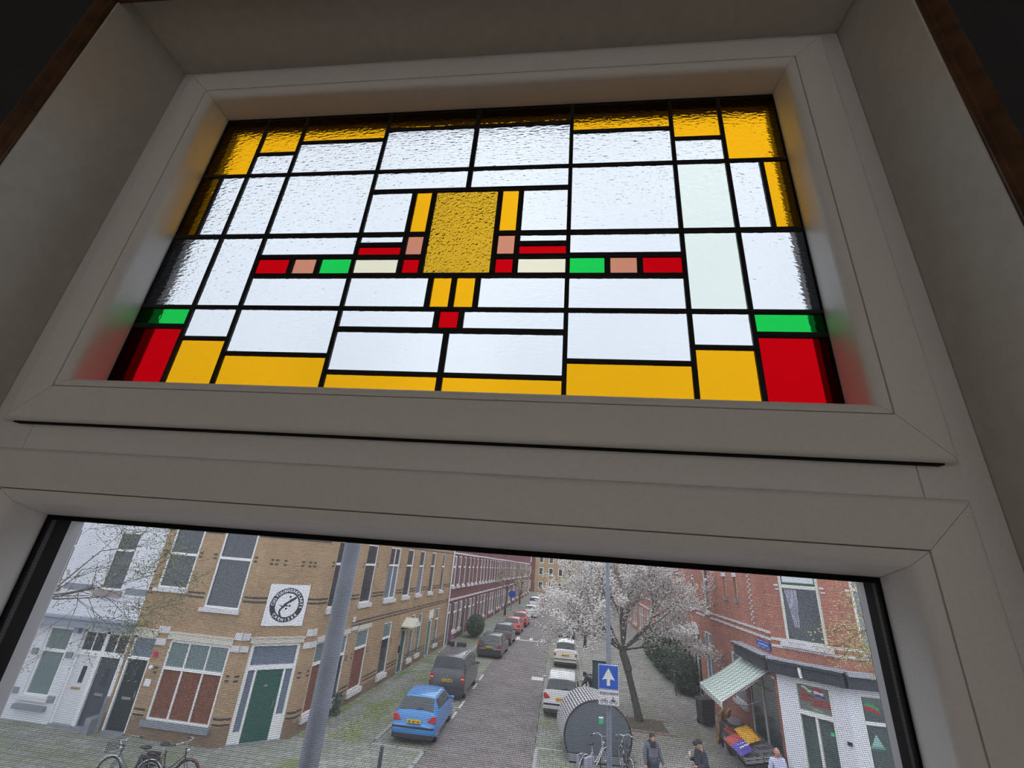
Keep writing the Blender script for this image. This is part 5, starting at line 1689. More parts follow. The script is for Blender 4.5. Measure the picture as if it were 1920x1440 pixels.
# display stall of grey crates
CR_ = mat('crate_grey', (0.20, 0.19, 0.21), rough=0.7)
st_ = tag(empty('display_table', (7.35, 19.4, 0), R(-2)), 'dark sloping display table carrying the produce crates under the awning', 'table')
for x_ in (-0.75, 0.35):
    for y_ in (-1.15, 1.3):
        MB().box(x_ - 0.02, x_ + 0.02, y_ - 0.02, y_ + 0.02, 0, 0.62 + 0.2 * (x_ + 0.75)).build('leg', CHROME, st_)
MB().prism([(-0.80, 0.60), (0.40, 0.84), (0.40, 0.88), (-0.80, 0.64)], -1.2, 1.35, lambda a, b, d: (a, d, b)).build('table_top', BLK, st_)
prod = [mat('crate_dark_fill', (0.03, 0.03, 0.035)), mat('crate_brown_fill', (0.09, 0.05, 0.04)), mat('crate_green_fill', (0.04, 0.07, 0.03))]
ci = 0
for r_i in range(2):
    for k in range(5):
        x_ = -0.50 + 0.60 * r_i
        y_ = -0.95 + 0.51 * k
        z_ = 0.645 + 0.2 * (x_ + 0.8)
        xx = 7.35 + x_ * math.cos(R(-2)) - y_ * math.sin(R(-2))
        yy = 19.4 + x_ * math.sin(R(-2)) + y_ * math.cos(R(-2))
        t = tag(empty('produce_crate', (xx, yy, z_ + 0.035), 0), 'grey slatted produce crate, %s from the window end, %s row on the stall' % (('first', 'second', 'third', 'fourth', 'fifth')[k], ('street side', 'wall side')[r_i]), 'crate', 'produce crates on the stall')
        t.rotation_euler = (0, R(-11.3), R(-2))
        c = MB()
        c.box(-0.28, 0.28, -0.23, 0.23, 0, 0.02)
        for z0 in (0.02, 0.11):
            c.box(-0.29, 0.29, -0.24, -0.22, z0, z0 + 0.06).box(-0.29, 0.29, 0.22, 0.24, z0, z0 + 0.06).box(-0.29, -0.27, -0.22, 0.22, z0, z0 + 0.06).box(0.27, 0.29, -0.22, 0.22, z0, z0 + 0.06)
        for a in (-0.28, 0.26):
            for b in (-0.23, 0.21):
                c.box(a, a + 0.02, b, b + 0.02, 0.0, 0.17)
        c.build('crate_body', CR_, t)
        f_ = MB()
        for q_ in range(14):
            f_.ball((rng.uniform(-0.22, 0.22), rng.uniform(-0.17, 0.17), 0.06), 0.05, 0.05, 0.035, 6, 4)
        o = f_.build('contents', prod[ci % 3], t)
        o['kind'] = 'stuff'
        ci += 1


def sack(loc, rot, label, cols, w_=0.62, l_=0.75):
    t = tag(empty('sack', loc), label, 'sack')
    t.rotation_euler = rot
    for k, (nm, c_, v0, v1) in enumerate(cols):
        mb = MB()
        n = 10
        r0 = int(v0 * 8)
        r1 = int(v1 * 8)
        for j in range(r0, r1):
            for i in range(n):
                def P(i_, j_, s_):
                    u, v = i_ / n * 2 - 1, j_ / 8 * 2 - 1
                    h = 0.13 * max(0.0, (1 - u ** 4)) * max(0.0, (1 - v ** 4)) + 0.012 * math.sin(u * 9 + v * 5)
                    return (u * w_ / 2 * (1 - 0.06 * v * v), v * l_ / 2, s_ * h + 0.12)
                mb.quad([P(i, j, 1), P(i + 1, j, 1), P(i + 1, j + 1, 1), P(i, j + 1, 1)])
                mb.quad([P(i, j, -0.7), P(i, j + 1, -0.7), P(i + 1, j + 1, -0.7), P(i + 1, j, -0.7)])
        mb.build(nm, mat(nm + '_' + str(round(c_[0], 2)) + str(round(c_[2], 2)), c_, rough=0.5, noise=0.25, nscale=12), t, smooth=True)
    return t


sk = sack((6.52, 18.85, 0.95), (R(22), R(-14), R(25)), 'red and blue printed sack lying on the near end of the stall', [('sack_blue_end', (0.09, 0.06, 0.36), 0.0, 0.5), ('sack_red_end', (0.42, 0.06, 0.06), 0.5, 1.0)])
wm = MB()
for k in range(4):
    wm.box(-0.2 + 0.1 * k, -0.13 + 0.1 * k, -0.26, -0.2, 0.262, 0.266).box(-0.16 + 0.1 * k, -0.12 + 0.1 * k, -0.14, -0.1, 0.262, 0.266)
wm.build('pale_print', mat('sack_print_pale', (0.6, 0.6, 0.7)), sk)
sack((7.05, 19.45, 1.12), (R(24), R(-12), R(20)), 'yellow sack lying behind the red and blue one', [('sack_yellow', (0.72, 0.36, 0.02), 0.0, 1.0)], 0.62, 0.66)
sack((6.75, 19.95, 0.95), (R(20), R(-12), R(35)), 'dark red sack lying at the street edge of the stall', [('sack_dark_red', (0.20, 0.03, 0.03), 0.0, 1.0)], 0.4, 0.7)
# parked dark cargo goods under awning
gd_ = tag(empty('covered_trolley', (7.38, 21.85, 0), R(0)), 'dark covered trolley with a pale bundle under the far end of the awning', 'trolley')
MB().box(-0.4, 0.4, -0.5, 0.5, 0.25, 0.9).build('cover', BLK, gd_, bevel=0.06)
MB().ball((0.1, 0.0, 0.98), 0.3, 0.4, 0.14, 12, 8).build('bundle', mat('bundle_pale', (0.32, 0.28, 0.34), rough=0.9), gd_, smooth=True)
for x_ in (-0.35, 0.35):
    for y_ in (-0.4, 0.4):
        MB().cyl((x_ - 0.03, y_, 0.12), 0.12, 0, 0.06, 'x', 14).build('wheel', TYRE, gd_)
MB().tube([(-0.35, -0.5, 0.3), (-0.38, -0.85, 1.0), (0.38, -0.85, 1.0), (0.35, -0.5, 0.3)], 0.018, 6).build('push_bar', CHROME, gd_)
mp_ = tag(empty('cargo_moped', (-5.95, 31.3, 0), R(0)), 'dark parked moped with a top box between the people carrier and black hatchback', 'moped')
MB().box(-0.28, 0.28, -0.25, 0.25, 0.95, 1.38).build('top_box', mat('box_navy', (0.03, 0.03, 0.06), rough=0.5), mp_, bevel=0.03)
MB().prism([(-0.4, 0.35), (0.5, 0.35), (0.75, 0.5), (1.0, 0.95), (0.85, 1.0), (0.6, 0.55), (0.25, 0.6), (0.2, 0.88), (-0.3, 0.92), (-0.5, 0.7)], -0.14, 0.14, lambda a, b, d: (d, a, b)).build('body_shell', BLK, mp_, bevel=0.03)
for y_ in (-0.35, 1.0):
    MB().torus((0, y_, 0.25), 0.2, 0.055, 'x', 20, 8).build('wheel', TYRE, mp_)
MB().tube([(-0.32, 0.75, 1.08), (0, 0.9, 1.02), (0.32, 0.75, 1.08)], 0.015, 6).build('handlebar', CHROME, mp_)
MB().box(-0.05, 0.09, -0.48, -0.45, 0.62, 0.74).build('rear_light', mat('amber_lamp', (0.7, 0.3, 0.03)), mp_)

# ================================================================== PEOPLE
SKIN = mat('skin', (0.50, 0.27, 0.20), rough=0.6)


def skin_obj(name, pts, edges, m, parent, sub=2):
    me = bpy.data.meshes.new(name)
    me.from_pydata([p[0] for p in pts], edges, [])
    me.materials.append(m)
    o = bpy.data.objects.new(name, me)
    COL.objects.link(o)
    o.parent = parent
    sk_ = o.modifiers.new('skin', 'SKIN')
    sk_.use_smooth_shade = True
    sd_ = o.modifiers.new('sub', 'SUBSURF')
    sd_.levels = sub
    sd_.render_levels = sub
    for i, d in enumerate(me.skin_vertices[0].data):
        r_ = pts[i][1]
        d.radius = r_ if isinstance(r_, tuple) else (r_, r_)
        d.use_root = (i == 0)
    return o


def person(label, loc, rz, h, P, coat, trousers, hair=None, cap=None, coat_len=0.80, skinm=None, beard=None, shoes=BLK, scarf=None, build=1.0, bald=False):
    """P: joint overrides in a 1.75 m figure: facing +y, x to the person's right"""
    t = tag(empty('person', loc, rz), label, 'person')
    k = h / 1.75
    t.scale = (k, k, k)
    skm = skinm or SKIN
    J = dict(pelvis=(0, 0, 0.95), waist=(0, 0, 1.08), chest=(0, 0, 1.30), neckb=(0, 0, 1.45), neck=(0, 0.01, 1.50), head=(0, 0.03, 1.60), crown=(0, 0.02, 1.69),
             rsh=(0.18, 0, 1.41), relb=(0.25, -0.02, 1.13), rwr=(0.26, 0.06, 0.88), lsh=(-0.18, 0, 1.41), lelb=(-0.25, -0.02, 1.13), lwr=(-0.26, 0.06, 0.88),
             rhip=(0.10, 0, 0.92), rkn=(0.11, 0.03, 0.50), ran=(0.11, 0, 0.09), rtoe=(0.12, 0.15, 0.04), lhip=(-0.10, 0, 0.92), lkn=(-0.11, 0.05, 0.50), lan=(-0.11, 0.02, 0.09), ltoe=(-0.12, 0.17, 0.04))
    J.update(P)
    names = ['pelvis', 'waist', 'chest', 'neckb', 'neck', 'head', 'crown', 'rsh', 'relb', 'rwr', 'lsh', 'lelb', 'lwr', 'rhip', 'rkn', 'ran', 'rtoe', 'lhip', 'lkn', 'lan', 'ltoe']
    rad = dict(pelvis=(0.15, 0.11), waist=(0.13, 0.10), chest=(0.16, 0.115), neckb=(0.075, 0.07), neck=0.055, head=(0.078, 0.092), crown=(0.06, 0.07), rsh=0.062, relb=0.042, rwr=0.028, lsh=0.062, lelb=0.042, lwr=0.028,
               rhip=0.085, rkn=0.058, ran=0.038, rtoe=0.030, lhip=0.085, lkn=0.058, lan=0.038, ltoe=0.030)
    E_l = [('pelvis', 'waist'), ('waist', 'chest'), ('chest', 'neckb'), ('neckb', 'neck'), ('neck', 'head'), ('head', 'crown'), ('chest', 'rsh'), ('rsh', 'relb'), ('relb', 'rwr'), ('chest', 'lsh'), ('lsh', 'lelb'), ('lelb', 'lwr'),
           ('pelvis', 'rhip'), ('rhip', 'rkn'), ('rkn', 'ran'), ('ran', 'rtoe'), ('pelvis', 'lhip'), ('lhip', 'lkn'), ('lkn', 'lan'), ('lan', 'ltoe')]
    ix = {n_: i for i, n_ in enumerate(names)}
    skin_obj('body', [(J[n_], rad[n_]) for n_ in names], [(ix[a], ix[b]) for a, b in E_l], skm, t)

    def cloth(name, ns, ed, m, grow, extra=None, sub=2):
        pts = []
        for n_ in ns:
            r_ = rad[n_]
            g_ = (extra or {}).get(n_, grow)
            r_ = tuple(q * build + g_ for q in r_) if isinstance(r_, tuple) else r_ + g_
            pts.append((J[n_], r_))
        id_ = {n_: i for i, n_ in enumerate(ns)}
        return skin_obj(name, pts, [(id_[a], id_[b]) for a, b in ed], m, t, sub)
    J['hem'] = tuple(Vector(J['pelvis']) + Vector((0, 0, -(0.95 - coat_len) - 0.02)))
    rad['hem'] = (0.17, 0.13)
    cl = cloth('coat', ['pelvis', 'waist', 'chest', 'neckb', 'rsh', 'relb', 'rwr', 'lsh', 'lelb', 'lwr', 'hem'],
               [('pelvis', 'waist'), ('waist', 'chest'), ('chest', 'neckb'), ('chest', 'rsh'), ('rsh', 'relb'), ('relb', 'rwr'), ('chest', 'lsh'), ('lsh', 'lelb'), ('lelb', 'lwr'), ('pelvis', 'hem')], coat, 0.028, {'neckb': 0.02, 'rwr': 0.018, 'lwr': 0.018, 'hem': 0.03})
    cloth('trousers', ['pelvis', 'rhip', 'rkn', 'ran', 'lhip', 'lkn', 'lan'], [('pelvis', 'rhip'), ('rhip', 'rkn'), ('rkn', 'ran'), ('pelvis', 'lhip'), ('lhip', 'lkn'), ('lkn', 'lan')], trousers, 0.018)
    for s_ in ('r', 'l'):
        a, b = Vector(J[s_ + 'an']), Vector(J[s_ + 'toe'])
        d = (b - a)
        d.z = 0
        d.normalize()
        MB().ball((a.x + d.x * 0.0, a.y + d.y * 0.0, 0.05), 0.052, 0.075, 0.05, 10, 6).ball((a.x + d.x * 0.11, a.y + d.y * 0.11, 0.035), 0.05, 0.09, 0.036, 10, 6).build('shoe', shoes, t, smooth=True)
        # hand: palm, four fingers and a thumb, continuing the forearm
        el, wr_ = Vector(J[s_ + 'elb']), Vector(J[s_ + 'wr'])
        f = (wr_ - el).normalized()
        side = f.cross(Vector((0, 0, 1)) if abs(f.z) < 0.8 else Vector((0, 1, 0))).normalized()
        nrm = f.cross(side).normalized()
        hb = MB()
        hb.tube([wr_, wr_ + f * 0.04, wr_ + f * 0.085], [0.026, 0.036, 0.032], 8)
        for q_, ln in ((-1.5, 0.060), (-0.5, 0.075), (0.5, 0.070), (1.5, 0.055)):
            b0_ = wr_ + f * 0.08 + side * q_ * 0.017
            hb.tube([b0_, b0_ + f * ln * 0.5 + nrm * 0.008, b0_ + f * ln * 0.85 + nrm * 0.028], [0.0095, 0.009, 0.007], 6)
        b0_ = wr_ + f * 0.025 + side * 0.028
        hb.tube([b0_, b0_ + f * 0.03 + side * 0.022, b0_ + f * 0.06 + side * 0.022 + nrm * 0.012], [0.012, 0.011, 0.008], 6)
        hb.build('hand', skm, t, smooth=True)
    H_ = Vector(J['head'])
    look = P.get('look', (0, 1, 0))
    lk = Vector(look).normalized()
    rt = lk.cross(Vector((0, 0, 1))).normalized()
    hd = MB()
    hd.ball(tuple(H_ + Vector((0, 0, 0.005))), 0.078, 0.095, 0.118, 14, 10)
    nz_ = H_ + lk * 0.095 + Vector((0, 0, -0.005))
    hd.ball(tuple(nz_), 0.014, 0.018, 0.022, 8, 6)
    for s_ in (-1, 1):
        hd.ball(tuple(H_ + rt * s_ * 0.080), 0.014, 0.020, 0.030, 8, 6)
    hd.build('face', skm, t, smooth=True)
    ey = MB()
    for s_ in (-1, 1):
        ey.ball(tuple(H_ + lk * 0.086 + rt * s_ * 0.030 + Vector((0, 0, 0.018))), 0.010, 0.010, 0.006, 8, 5)
    ey.build('eyes', BLK, t)
    MB().ball(tuple(H_ + lk * 0.087 + Vector((0, 0, -0.047))), 0.024, 0.012, 0.006, 8, 5).build('mouth', mat('lips', (0.30, 0.08, 0.07)), t)
    if hair:
        hm = MB()
        hm.ball(tuple(H_ - lk * 0.018 + Vector((0, 0, 0.035))), 0.093, 0.103, 0.105, 14, 8)
        if P.get('longhair'):
            hm.ball(tuple(H_ - lk * 0.05 + Vector((0, 0, -0.05))), 0.085, 0.06, 0.12, 12, 8)
        hm.build('hair', hair, t, smooth=True)
    if cap:
        cm = MB()
        cm.ball(tuple(H_ + Vector((0, 0, 0.055)) - lk * 0.008), 0.092, 0.105, 0.088, 14, 8)
        cm.tube([tuple(H_ + lk * 0.06 + Vector((0, 0, 0.055))), tuple(H_ + lk * 0.17 + Vector((0, 0, 0.035)))], [0.07, 0.05], 8)
        o_ = cm.build('cap', cap, t, smooth=True)
        MB().ball(tuple(H_ + lk * 0.09 + Vector((0, 0, 0.09))), 0.014).build('cap_badge', WHITE, o_)
    if beard:
        MB().ball(tuple(H_ + lk * 0.045 + Vector((0, 0, -0.075))), 0.055, 0.055, 0.045, 10, 6).build('beard', beard, t, smooth=True)
    if scarf:
        MB().torus((J['neckb'][0], J['neckb'][1] + 0.01, J['neckb'][2] + 0.005), 0.085, 0.048, 'z', 18, 8).torus((J['neckb'][0], J['neckb'][1] + 0.02, J['neckb'][2] - 0.06), 0.095, 0.045, 'z', 18, 8).build('scarf', scarf, t, smooth=True)
    return t


NAVY = mat('cloth_navy', (0.030, 0.038, 0.060), rough=0.9)
person('person in a long grey-blue coat and black scarf, looking down, by the tree', (3.22, 16.7, 0), R(200), 1.68,
       dict(lwr=(-0.34, 0.12, 0.90), lelb=(-0.28, -0.02, 1.12), head=(0, 0.06, 1.585), look=(0, 1, -0.45), longhair=True),
       mat('coat_greyblue', (0.115, 0.115, 0.165), rough=0.9), NAVY, hair=mat('hair_black', (0.012, 0.010, 0.012), rough=0.6), coat_len=0.50, scarf=mat('scarf_black', (0.02, 0.022, 0.03), rough=0.95))
person('person in a dark jacket and black cap, facing left with one hand raised', (4.60, 16.35, 0), R(105), 1.74,
       dict(relb=(0.26, 0.05, 1.14), rwr=(0.20, 0.28, 1.20), lelb=(-0.25, 0.05, 1.13), lwr=(-0.20, 0.26, 1.12), look=(0, 1, -0.1), head=(0, 0.05, 1.60)),
       mat('jacket_navy', (0.022, 0.028, 0.045), rough=0.9), NAVY, cap=mat('cap_black', (0.025, 0.025, 0.035), rough=0.9), build=1.12, beard=mat('stubble', (0.30, 0.17, 0.13)))
wp = tag(empty('snack_wrapper', (4.29, 16.42, 1.27)), 'small pale wrapped snack held up by the person in the black cap', 'snack')
MB().tube([(0, 0, -0.08), (0, 0, 0.02), (0, 0, 0.10)], [0.018, 0.03, 0.02], 10).build('wrapper', mat('wrapper_pale', (0.72, 0.70, 0.48)), wp, smooth=True)
person('bald person in a pale blue shirt standing by the shop front', (6.86, 16.55, 0), R(190), 1.72,
       dict(look=(0, 1, -0.1)), mat('shirt_pale_blue', (0.50, 0.52, 0.72), rough=0.9), NAVY, skinm=mat('skin_red', (0.50, 0.24, 0.19), rough=0.6), build=1.1)
person('person in a dark teal coat bending beside the silver estate car', (2.05, 26.1, 0), R(70), 1.66,
       dict(chest=(0, 0.22, 1.20), waist=(0, 0.08, 1.05), neckb=(0, 0.34, 1.26), neck=(0, 0.39, 1.28), head=(0, 0.48, 1.30), crown=(0, 0.53, 1.36), rsh=(0.18, 0.30, 1.25), lsh=(-0.18, 0.30, 1.25), relb=(0.22, 0.42, 1.0), lelb=(-0.22, 0.42, 1.0),
            rwr=(0.15, 0.55, 0.85), lwr=(-0.15, 0.55, 0.85), look=(0, 1, -0.4)),
       mat('coat_teal', (0.055, 0.085, 0.10), rough=0.9), NAVY, hair=mat('hair_black', (0.012, 0.010, 0.012)), coat_len=0.66)
person('person in dark clothes and blue helmet standing by the moped', (-6.55, 30.9, 0), R(-20), 1.70, dict(), mat('jacket_black', (0.02, 0.022, 0.03), rough=0.9), NAVY, cap=mat('helmet_blue', (0.03, 0.08, 0.35), rough=0.3))

# ================================================================== TREES
BARK = mat('grey_bark', (0.075, 0.065, 0.060), rough=0.9, noise=0.3, nscale=12)
BLOS = mat('blossom_white', (0.60, 0.565, 0.555), rough=0.8, noise=0.12, nscale=3)
LEAFG = mat('young_leaf_green', (0.16, 0.19, 0.05), rough=0.7)
LEAFY = mat('young_leaf_yellow', (0.38, 0.32, 0.13), rough=0.7)


def grow(mb, p, d, ln, r_, depth, tips, rg_, spread=0.55, up=0.12, twig=0.006, kids=(2, 3)):
    """one limb with a bend, then children"""
    pts = [p]
    rr = [r_]
    q = p.copy()
    dd = d.copy()
    n = 4
    for i in range(n):
        dd = (dd + Vector((rg_.gauss(0, 0.10), rg_.gauss(0, 0.10), rg_.gauss(up * 0.4, 0.08)))).normalized()
        q = q + dd * ln / n
        pts.append(q.copy())
        rr.append(max(twig, r_ * (1 - 0.38 * (i + 1) / n)))
        tips.append((q.copy(), depth))
    mb.tube(pts, rr, 7 if r_ > 0.04 else 4 if r_ > 0.012 else 3)
    if depth == 0:
        return
    for k in range(rg_.randint(*kids) + (1 if depth > 2 else 0)):
        a = rg_.random() * 2 * math.pi
        o = dd.orthogonal().normalized()
        o = Matrix.Rotation(a, 3, dd) @ o
        nd = (dd * (1 - spread * 0.5) + o * spread + Vector((0, 0, up))).normalized()
        st = pts[rg_.choice((2, 3, 4))] if k else pts[4]
        grow(mb, st.copy(), nd, ln * rg_.uniform(0.66, 0.86), rr[-1] * 0.75, depth - 1, tips, rg_, spread, up, twig, kids)


bt = tag(empty('blossom_tree', (4.0, 24.4, 0)), 'wide white blossoming street tree with a leaning dark trunk', 'tree')
rgt = random.Random(11)
tk = MB()
fork = Vector((-0.66, 0.0, 2.75))
tk.tube([(0.02, 0, -0.02), (0.0, 0, 0.25), (-0.15, 0, 0.9), (-0.38, 0, 1.8), (-0.50, 0, 2.3), tuple(fork)], [0.24, 0.18, 0.155, 0.15, 0.19, 0.17], 12)
tk.ball((-0.42, -0.05, 2.05), 0.20, 0.18, 0.2, 10, 8)
tk.build('trunk', BARK, bt, smooth=True)
brn = MB()
tips = []
limbs = [((1.0, 0.1, 0.62), 2.2, 0.075, 3), ((0.75, -0.8, 0.7), 1.9, 0.055, 3), ((-1.0, 0.1, 0.42), 2.0, 0.062, 3), ((-0.8, -0.7, 0.65), 1.9, 0.055, 3), ((-0.35, 0.9, 0.7), 1.9, 0.055, 3),
         ((0.3, 0.8, 0.9), 1.9, 0.055, 3), ((-0.15, -0.2, 1.2), 2.0, 0.07, 3), ((0.35, -0.1, 1.2), 2.0, 0.062, 3), ((-0.9, 0.2, 0.9), 2.1, 0.06, 3), ((0.8, 0.4, 0.35), 2.2, 0.05, 3)]
for d, ln, r_, dp in limbs:
    grow(brn, fork.copy(), Vector(d).normalized(), ln, r_, dp, tips, rgt, 0.60, 0.10, 0.007, (2, 3))
brn.build('branches', BARK, bt)['kind'] = 'stuff'
bl = MB()
OCT = ((1, 0, 0), (0, 1, 0), (-1, 0, 0), (0, -1, 0), (0, 0, 1), (0, 0, -1))
OF = ((0, 1, 4), (1, 2, 4), (2, 3, 4), (3, 0, 4), (1, 0, 5), (2, 1, 5), (3, 2, 5), (0, 3, 5))


def puff(mb, c, s, rg_):
    b = len(mb.v)
    sx, sy, sz = s * rg_.uniform(.6, 1.2), s * rg_.uniform(.6, 1.2), s * rg_.uniform(.5, 1.0)
    a = rg_.random() * 6.28
    ca, sa = math.cos(a), math.sin(a)
    for x_, y_, z_ in OCT:
        mb.v.append((c[0] + x_ * sx * ca - y_ * sy * sa, c[1] + x_ * sx * sa + y_ * sy * ca, c[2] + z_ * sz))
    for f in OF:
        mb.f.append((b + f[0], b + f[1], b + f[2]))
        mb.uv.append([(0, 0)] * 3)


print('tips', len(tips))
for p, dp in tips:
    if dp > 2 and rgt.random() < 0.5:
        continue
    n = 22 if dp == 0 else 16
    for _ in range(n):
        c = (p.x + rgt.gauss(0, 0.15), p.y + rgt.gauss(0, 0.15), p.z + rgt.gauss(0, 0.12))
        puff(bl, c, rgt.uniform(0.028, 0.062), rgt)
o = bl.build('blossom', BLOS, bt)
o['kind'] = 'stuff'
# tree pit with edging tiles
pit = tag(empty('tree_pit', (4.35, 23.75, 0)), 'earthy tree pit with loose pinkish edging tiles at the foot of the blossom tree', 'tree pit')
MB().box(-0.9, 0.75, -0.75, 0.95, 0.0, 0.02).build('soil', mat('soil', (0.10, 0.085, 0.065), rough=1.0, noise=0.4, nscale=9), pit)
TILE = mat('pink_tile', (0.30, 0.19, 0.17), rough=0.9)
for k in range(7):
    x_ = -0.95 + 0.31 * k
    for y_ in (-0.9, 1.0):
        o = MB().box(-0.14, 0.14, -0.09, 0.09, 0, 0.045).build('edging_tile', TILE, pit)
        o.location = (x_, y_ + rng.uniform(-.03, .03), 0)
        o.rotation_euler = (0, 0, rng.uniform(-0.25, 0.25))
tw = MB()
for k in range(60):
    x_, y_ = rng.uniform(-0.6, 0.6), rng.uniform(-0.5, 0.7)
    tw.tube([(x_, y_, 0.0), (x_ + rng.uniform(-.15, .15), y_ + rng.uniform(-.1, .1), rng.uniform(0.08, 0.3))], 0.006, 3)
tw.build('dry_stalks', mat('dry_stalk', (0.22, 0.19, 0.13)), pit)['kind'] = 'stuff'

# evergreen hedge against the right wall
hg = tag(empty('evergreen_hedge', (7.85, 36.0, 0)), 'dark green evergreen hedge bulging from the red wall behind the tree', 'hedge')
HGM = mat('evergreen_leaf', (0.035, 0.070, 0.035), rough=0.7, noise=0.5, nscale=4)
hb = MB()
rgh = random.Random(21)
cl_ = [(0.05, -5.0, 0.9, 0.75, 1.2), (0.15, -3.4, 1.1, 0.85, 1.3), (0.0, -1.6, 1.25, 0.95, 1.4), (0.0, 0.4, 1.35, 1.0, 1.5), (0.1, 2.4, 1.3, 0.95, 1.5), (0.2, 4.6, 1.2, 0.9, 1.4), (0.3, 6.6, 1.0, 0.8, 1.2)]
for cx, cy_, cz, rx, rz_ in cl_:
    for _ in range(1700):
        a, b = rgh.random() * 6.28, math.acos(rgh.uniform(-1, 1))
        q = rgh.uniform(0.78, 1.05)
        c = (cx + rx * q * math.sin(b) * math.cos(a), cy_ + 1.3 * q * math.sin(b) * math.sin(a), max(0.05, cz + rz_ * q * math.cos(b)))
        s_ = rgh.uniform(0.05, 0.11)
        u = Vector((rgh.gauss(0, 1), rgh.gauss(0, 1), rgh.gauss(0, 1))).normalized()
        v_ = u.orthogonal().normalized()
        C_ = Vector(c)
        hb.quad([C_ - u * s_, C_ + v_ * s_ * 0.5, C_ + u * s_, C_ - v_ * s_ * 0.5])
hb.build('foliage', HGM, hg)['kind'] = 'stuff'
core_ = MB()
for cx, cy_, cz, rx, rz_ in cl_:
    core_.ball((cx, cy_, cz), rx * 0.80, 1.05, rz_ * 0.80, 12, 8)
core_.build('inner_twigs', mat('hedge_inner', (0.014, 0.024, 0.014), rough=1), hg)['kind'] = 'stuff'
bp_ = tag(empty('potted_shrub', (-7.2, 43.5, 0)), 'dark rounded shrub by the purple-red houses on the left pavement', 'shrub')
sb = MB()
for _ in range(1500):
    a, b = rgh.random() * 6.28, math.acos(rgh.uniform(-1, 1))
    C_ = Vector((0.75 * math.sin(b) * math.cos(a), 1.3 * math.sin(b) * math.sin(a), 0.95 + 0.85 * math.cos(b)))
    u = Vector((rgh.gauss(0, 1), rgh.gauss(0, 1), rgh.gauss(0, 1))).normalized()
    v_ = u.orthogonal().normalized()
    sb.quad([C_ - u * .1, C_ + v_ * .06, C_ + u * .1, C_ - v_ * .06])
sb.build('foliage', HGM, bp_)['kind'] = 'stuff'
MB().tube([(0, 0, 0), (0, 0, 0.9)], 0.06, 8).ball((0, 0, 0.95), 0.6, 1.05, 0.7, 12, 8).build('stem', mat('hedge_inner', (0.014, 0.024, 0.014)), bp_)
sm = tag(empty('climbing_plant', FS(2.75, 0.22, 0)), 'small dark climbing plant at the foot of the tan side wall', 'plant')
sb = MB()
for _ in range(420):
    C_ = Vector((rgh.gauss(0, 0.10), rgh.gauss(0, 0.13), rgh.uniform(0.02, 0.75)))
    u = Vector((rgh.gauss(0, 1), rgh.gauss(0, 1), rgh.gauss(0, 1))).normalized()
    v_ = u.orthogonal().normalized()
    sb.quad([C_ - u * .04, C_ + v_ * .025, C_ + u * .04, C_ - v_ * .025])
sb.build('foliage', HGM, sm)['kind'] = 'stuff'
MB().tube([(0, 0, 0), (0.02, 0.02, 0.7)], 0.02, 5).build('stem', BARK, sm)


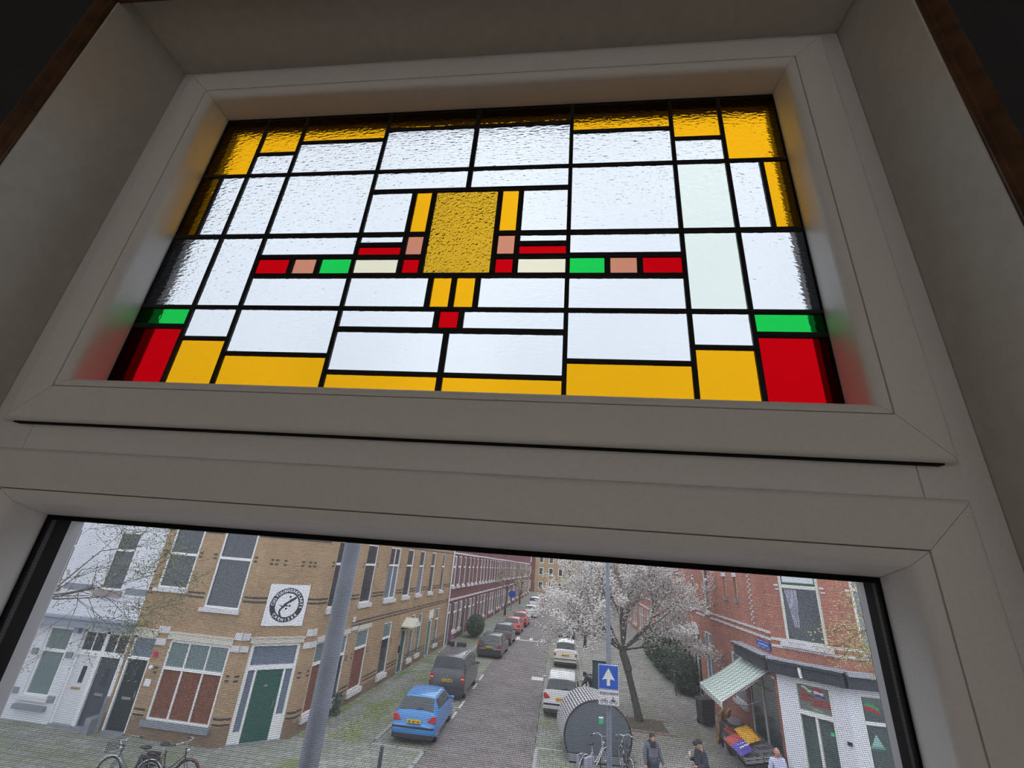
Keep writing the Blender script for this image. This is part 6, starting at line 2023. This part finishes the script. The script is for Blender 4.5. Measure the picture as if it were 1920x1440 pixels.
def leafy_tree(name, label, base, trunk_top, limbs, seed, leafm, ls, nleaf, depth=3, kids=(2, 3), mid=0.13):
    t = tag(empty(name, base), label, 'tree')
    rg_ = random.Random(seed)
    b = MB()
    B0 = Vector(base)
    T0 = Vector(trunk_top) - B0
    b.tube([(0, 0, -0.12), (0.02, 0, 1.2), tuple(T0 * 0.6), tuple(T0)], [0.16, 0.12, 0.10, 0.085], 10)
    b.build('trunk', BARK, t, smooth=True)
    b = MB()
    tips = []
    for d, ln, r_ in limbs:
        grow(b, T0.copy(), Vector(d).normalized(), ln, r_, depth, tips, rg_, 0.65, 0.0, 0.004, kids)
    b.build('branches', BARK, t)['kind'] = 'stuff'
    lf = MB()
    for p, dp in tips:
        if dp > 1:
            continue
        for _ in range(nleaf):
            C_ = p + Vector((rg_.gauss(0, mid), rg_.gauss(0, mid), rg_.gauss(-0.02, mid * 0.7)))
            u = Vector((rg_.gauss(0, 1), rg_.gauss(0, 1), rg_.gauss(0, 0.5))).normalized()
            v_ = u.orthogonal().normalized()
            lf.quad([C_ - u * ls, C_ + v_ * ls * .55, C_ + u * ls, C_ - v_ * ls * .55])
    lf.build('leaves', leafm, t)['kind'] = 'stuff'
    return t


leafy_tree('budding_tree', 'thin branched budding tree with small olive leaves before the white house', (-10.2, 8.0, -0.1), (-10.0, 8.0, 4.9),
           [((1.0, 0.0, 0.22), 1.25, 0.016), ((1.0, 0.15, -0.02), 1.2, 0.014), ((0.9, -0.3, 0.5), 1.1, 0.014), ((0.9, 0.3, 0.35), 1.15, 0.014), ((1.0, -0.1, 0.1), 1.0, 0.012), ((0.5, 0.3, 0.9), 1.1, 0.014), ((-0.6, 0.2, 0.8), 1.1, 0.014)], 5, LEAFG, 0.020, 5)
leafy_tree('yellow_leaved_tree', 'thin tree with sparse yellow young leaves in front of the shop front', (6.9, 9.3, -0.1), (6.75, 9.2, 5.5),
           [((-1.0, 0.0, 0.15), 0.7, 0.012), ((-0.8, 0.3, -0.25), 0.55, 0.010), ((-0.6, -0.5, 0.3), 0.6, 0.012), ((0.6, 0.2, 0.8), 0.9, 0.014)], 9, LEAFY, 0.028, 6)
# bare street trees and shrubs far down the street
for i, (x_, y_) in enumerate(((2.6, 44), (2.7, 60), (2.9, 78), (-6.9, 64), (-6.6, 84))):
    t = leafy_tree('street_tree', 'budding pale street tree, %s' % (('second along the right pavement behind the blossom tree', 'third along the right pavement', 'farthest on the right pavement', 'first beyond the shrub on the left pavement', 'farthest on the left pavement')[i]),
                   (x_, y_, 0), (x_ + 0.1, y_, 3.0), [((1, 0, .8), 1.7, .06), ((-1, .1, .8), 1.7, .06), ((0, 1, .9), 1.6, .06), ((0, -1, .9), 1.6, .06), ((.1, 0, 1), 1.8, .06)], 30 + i, mat('pale_leaf', (0.36, 0.34, 0.20), rough=0.8), 0.09, 3, depth=2, mid=0.3)
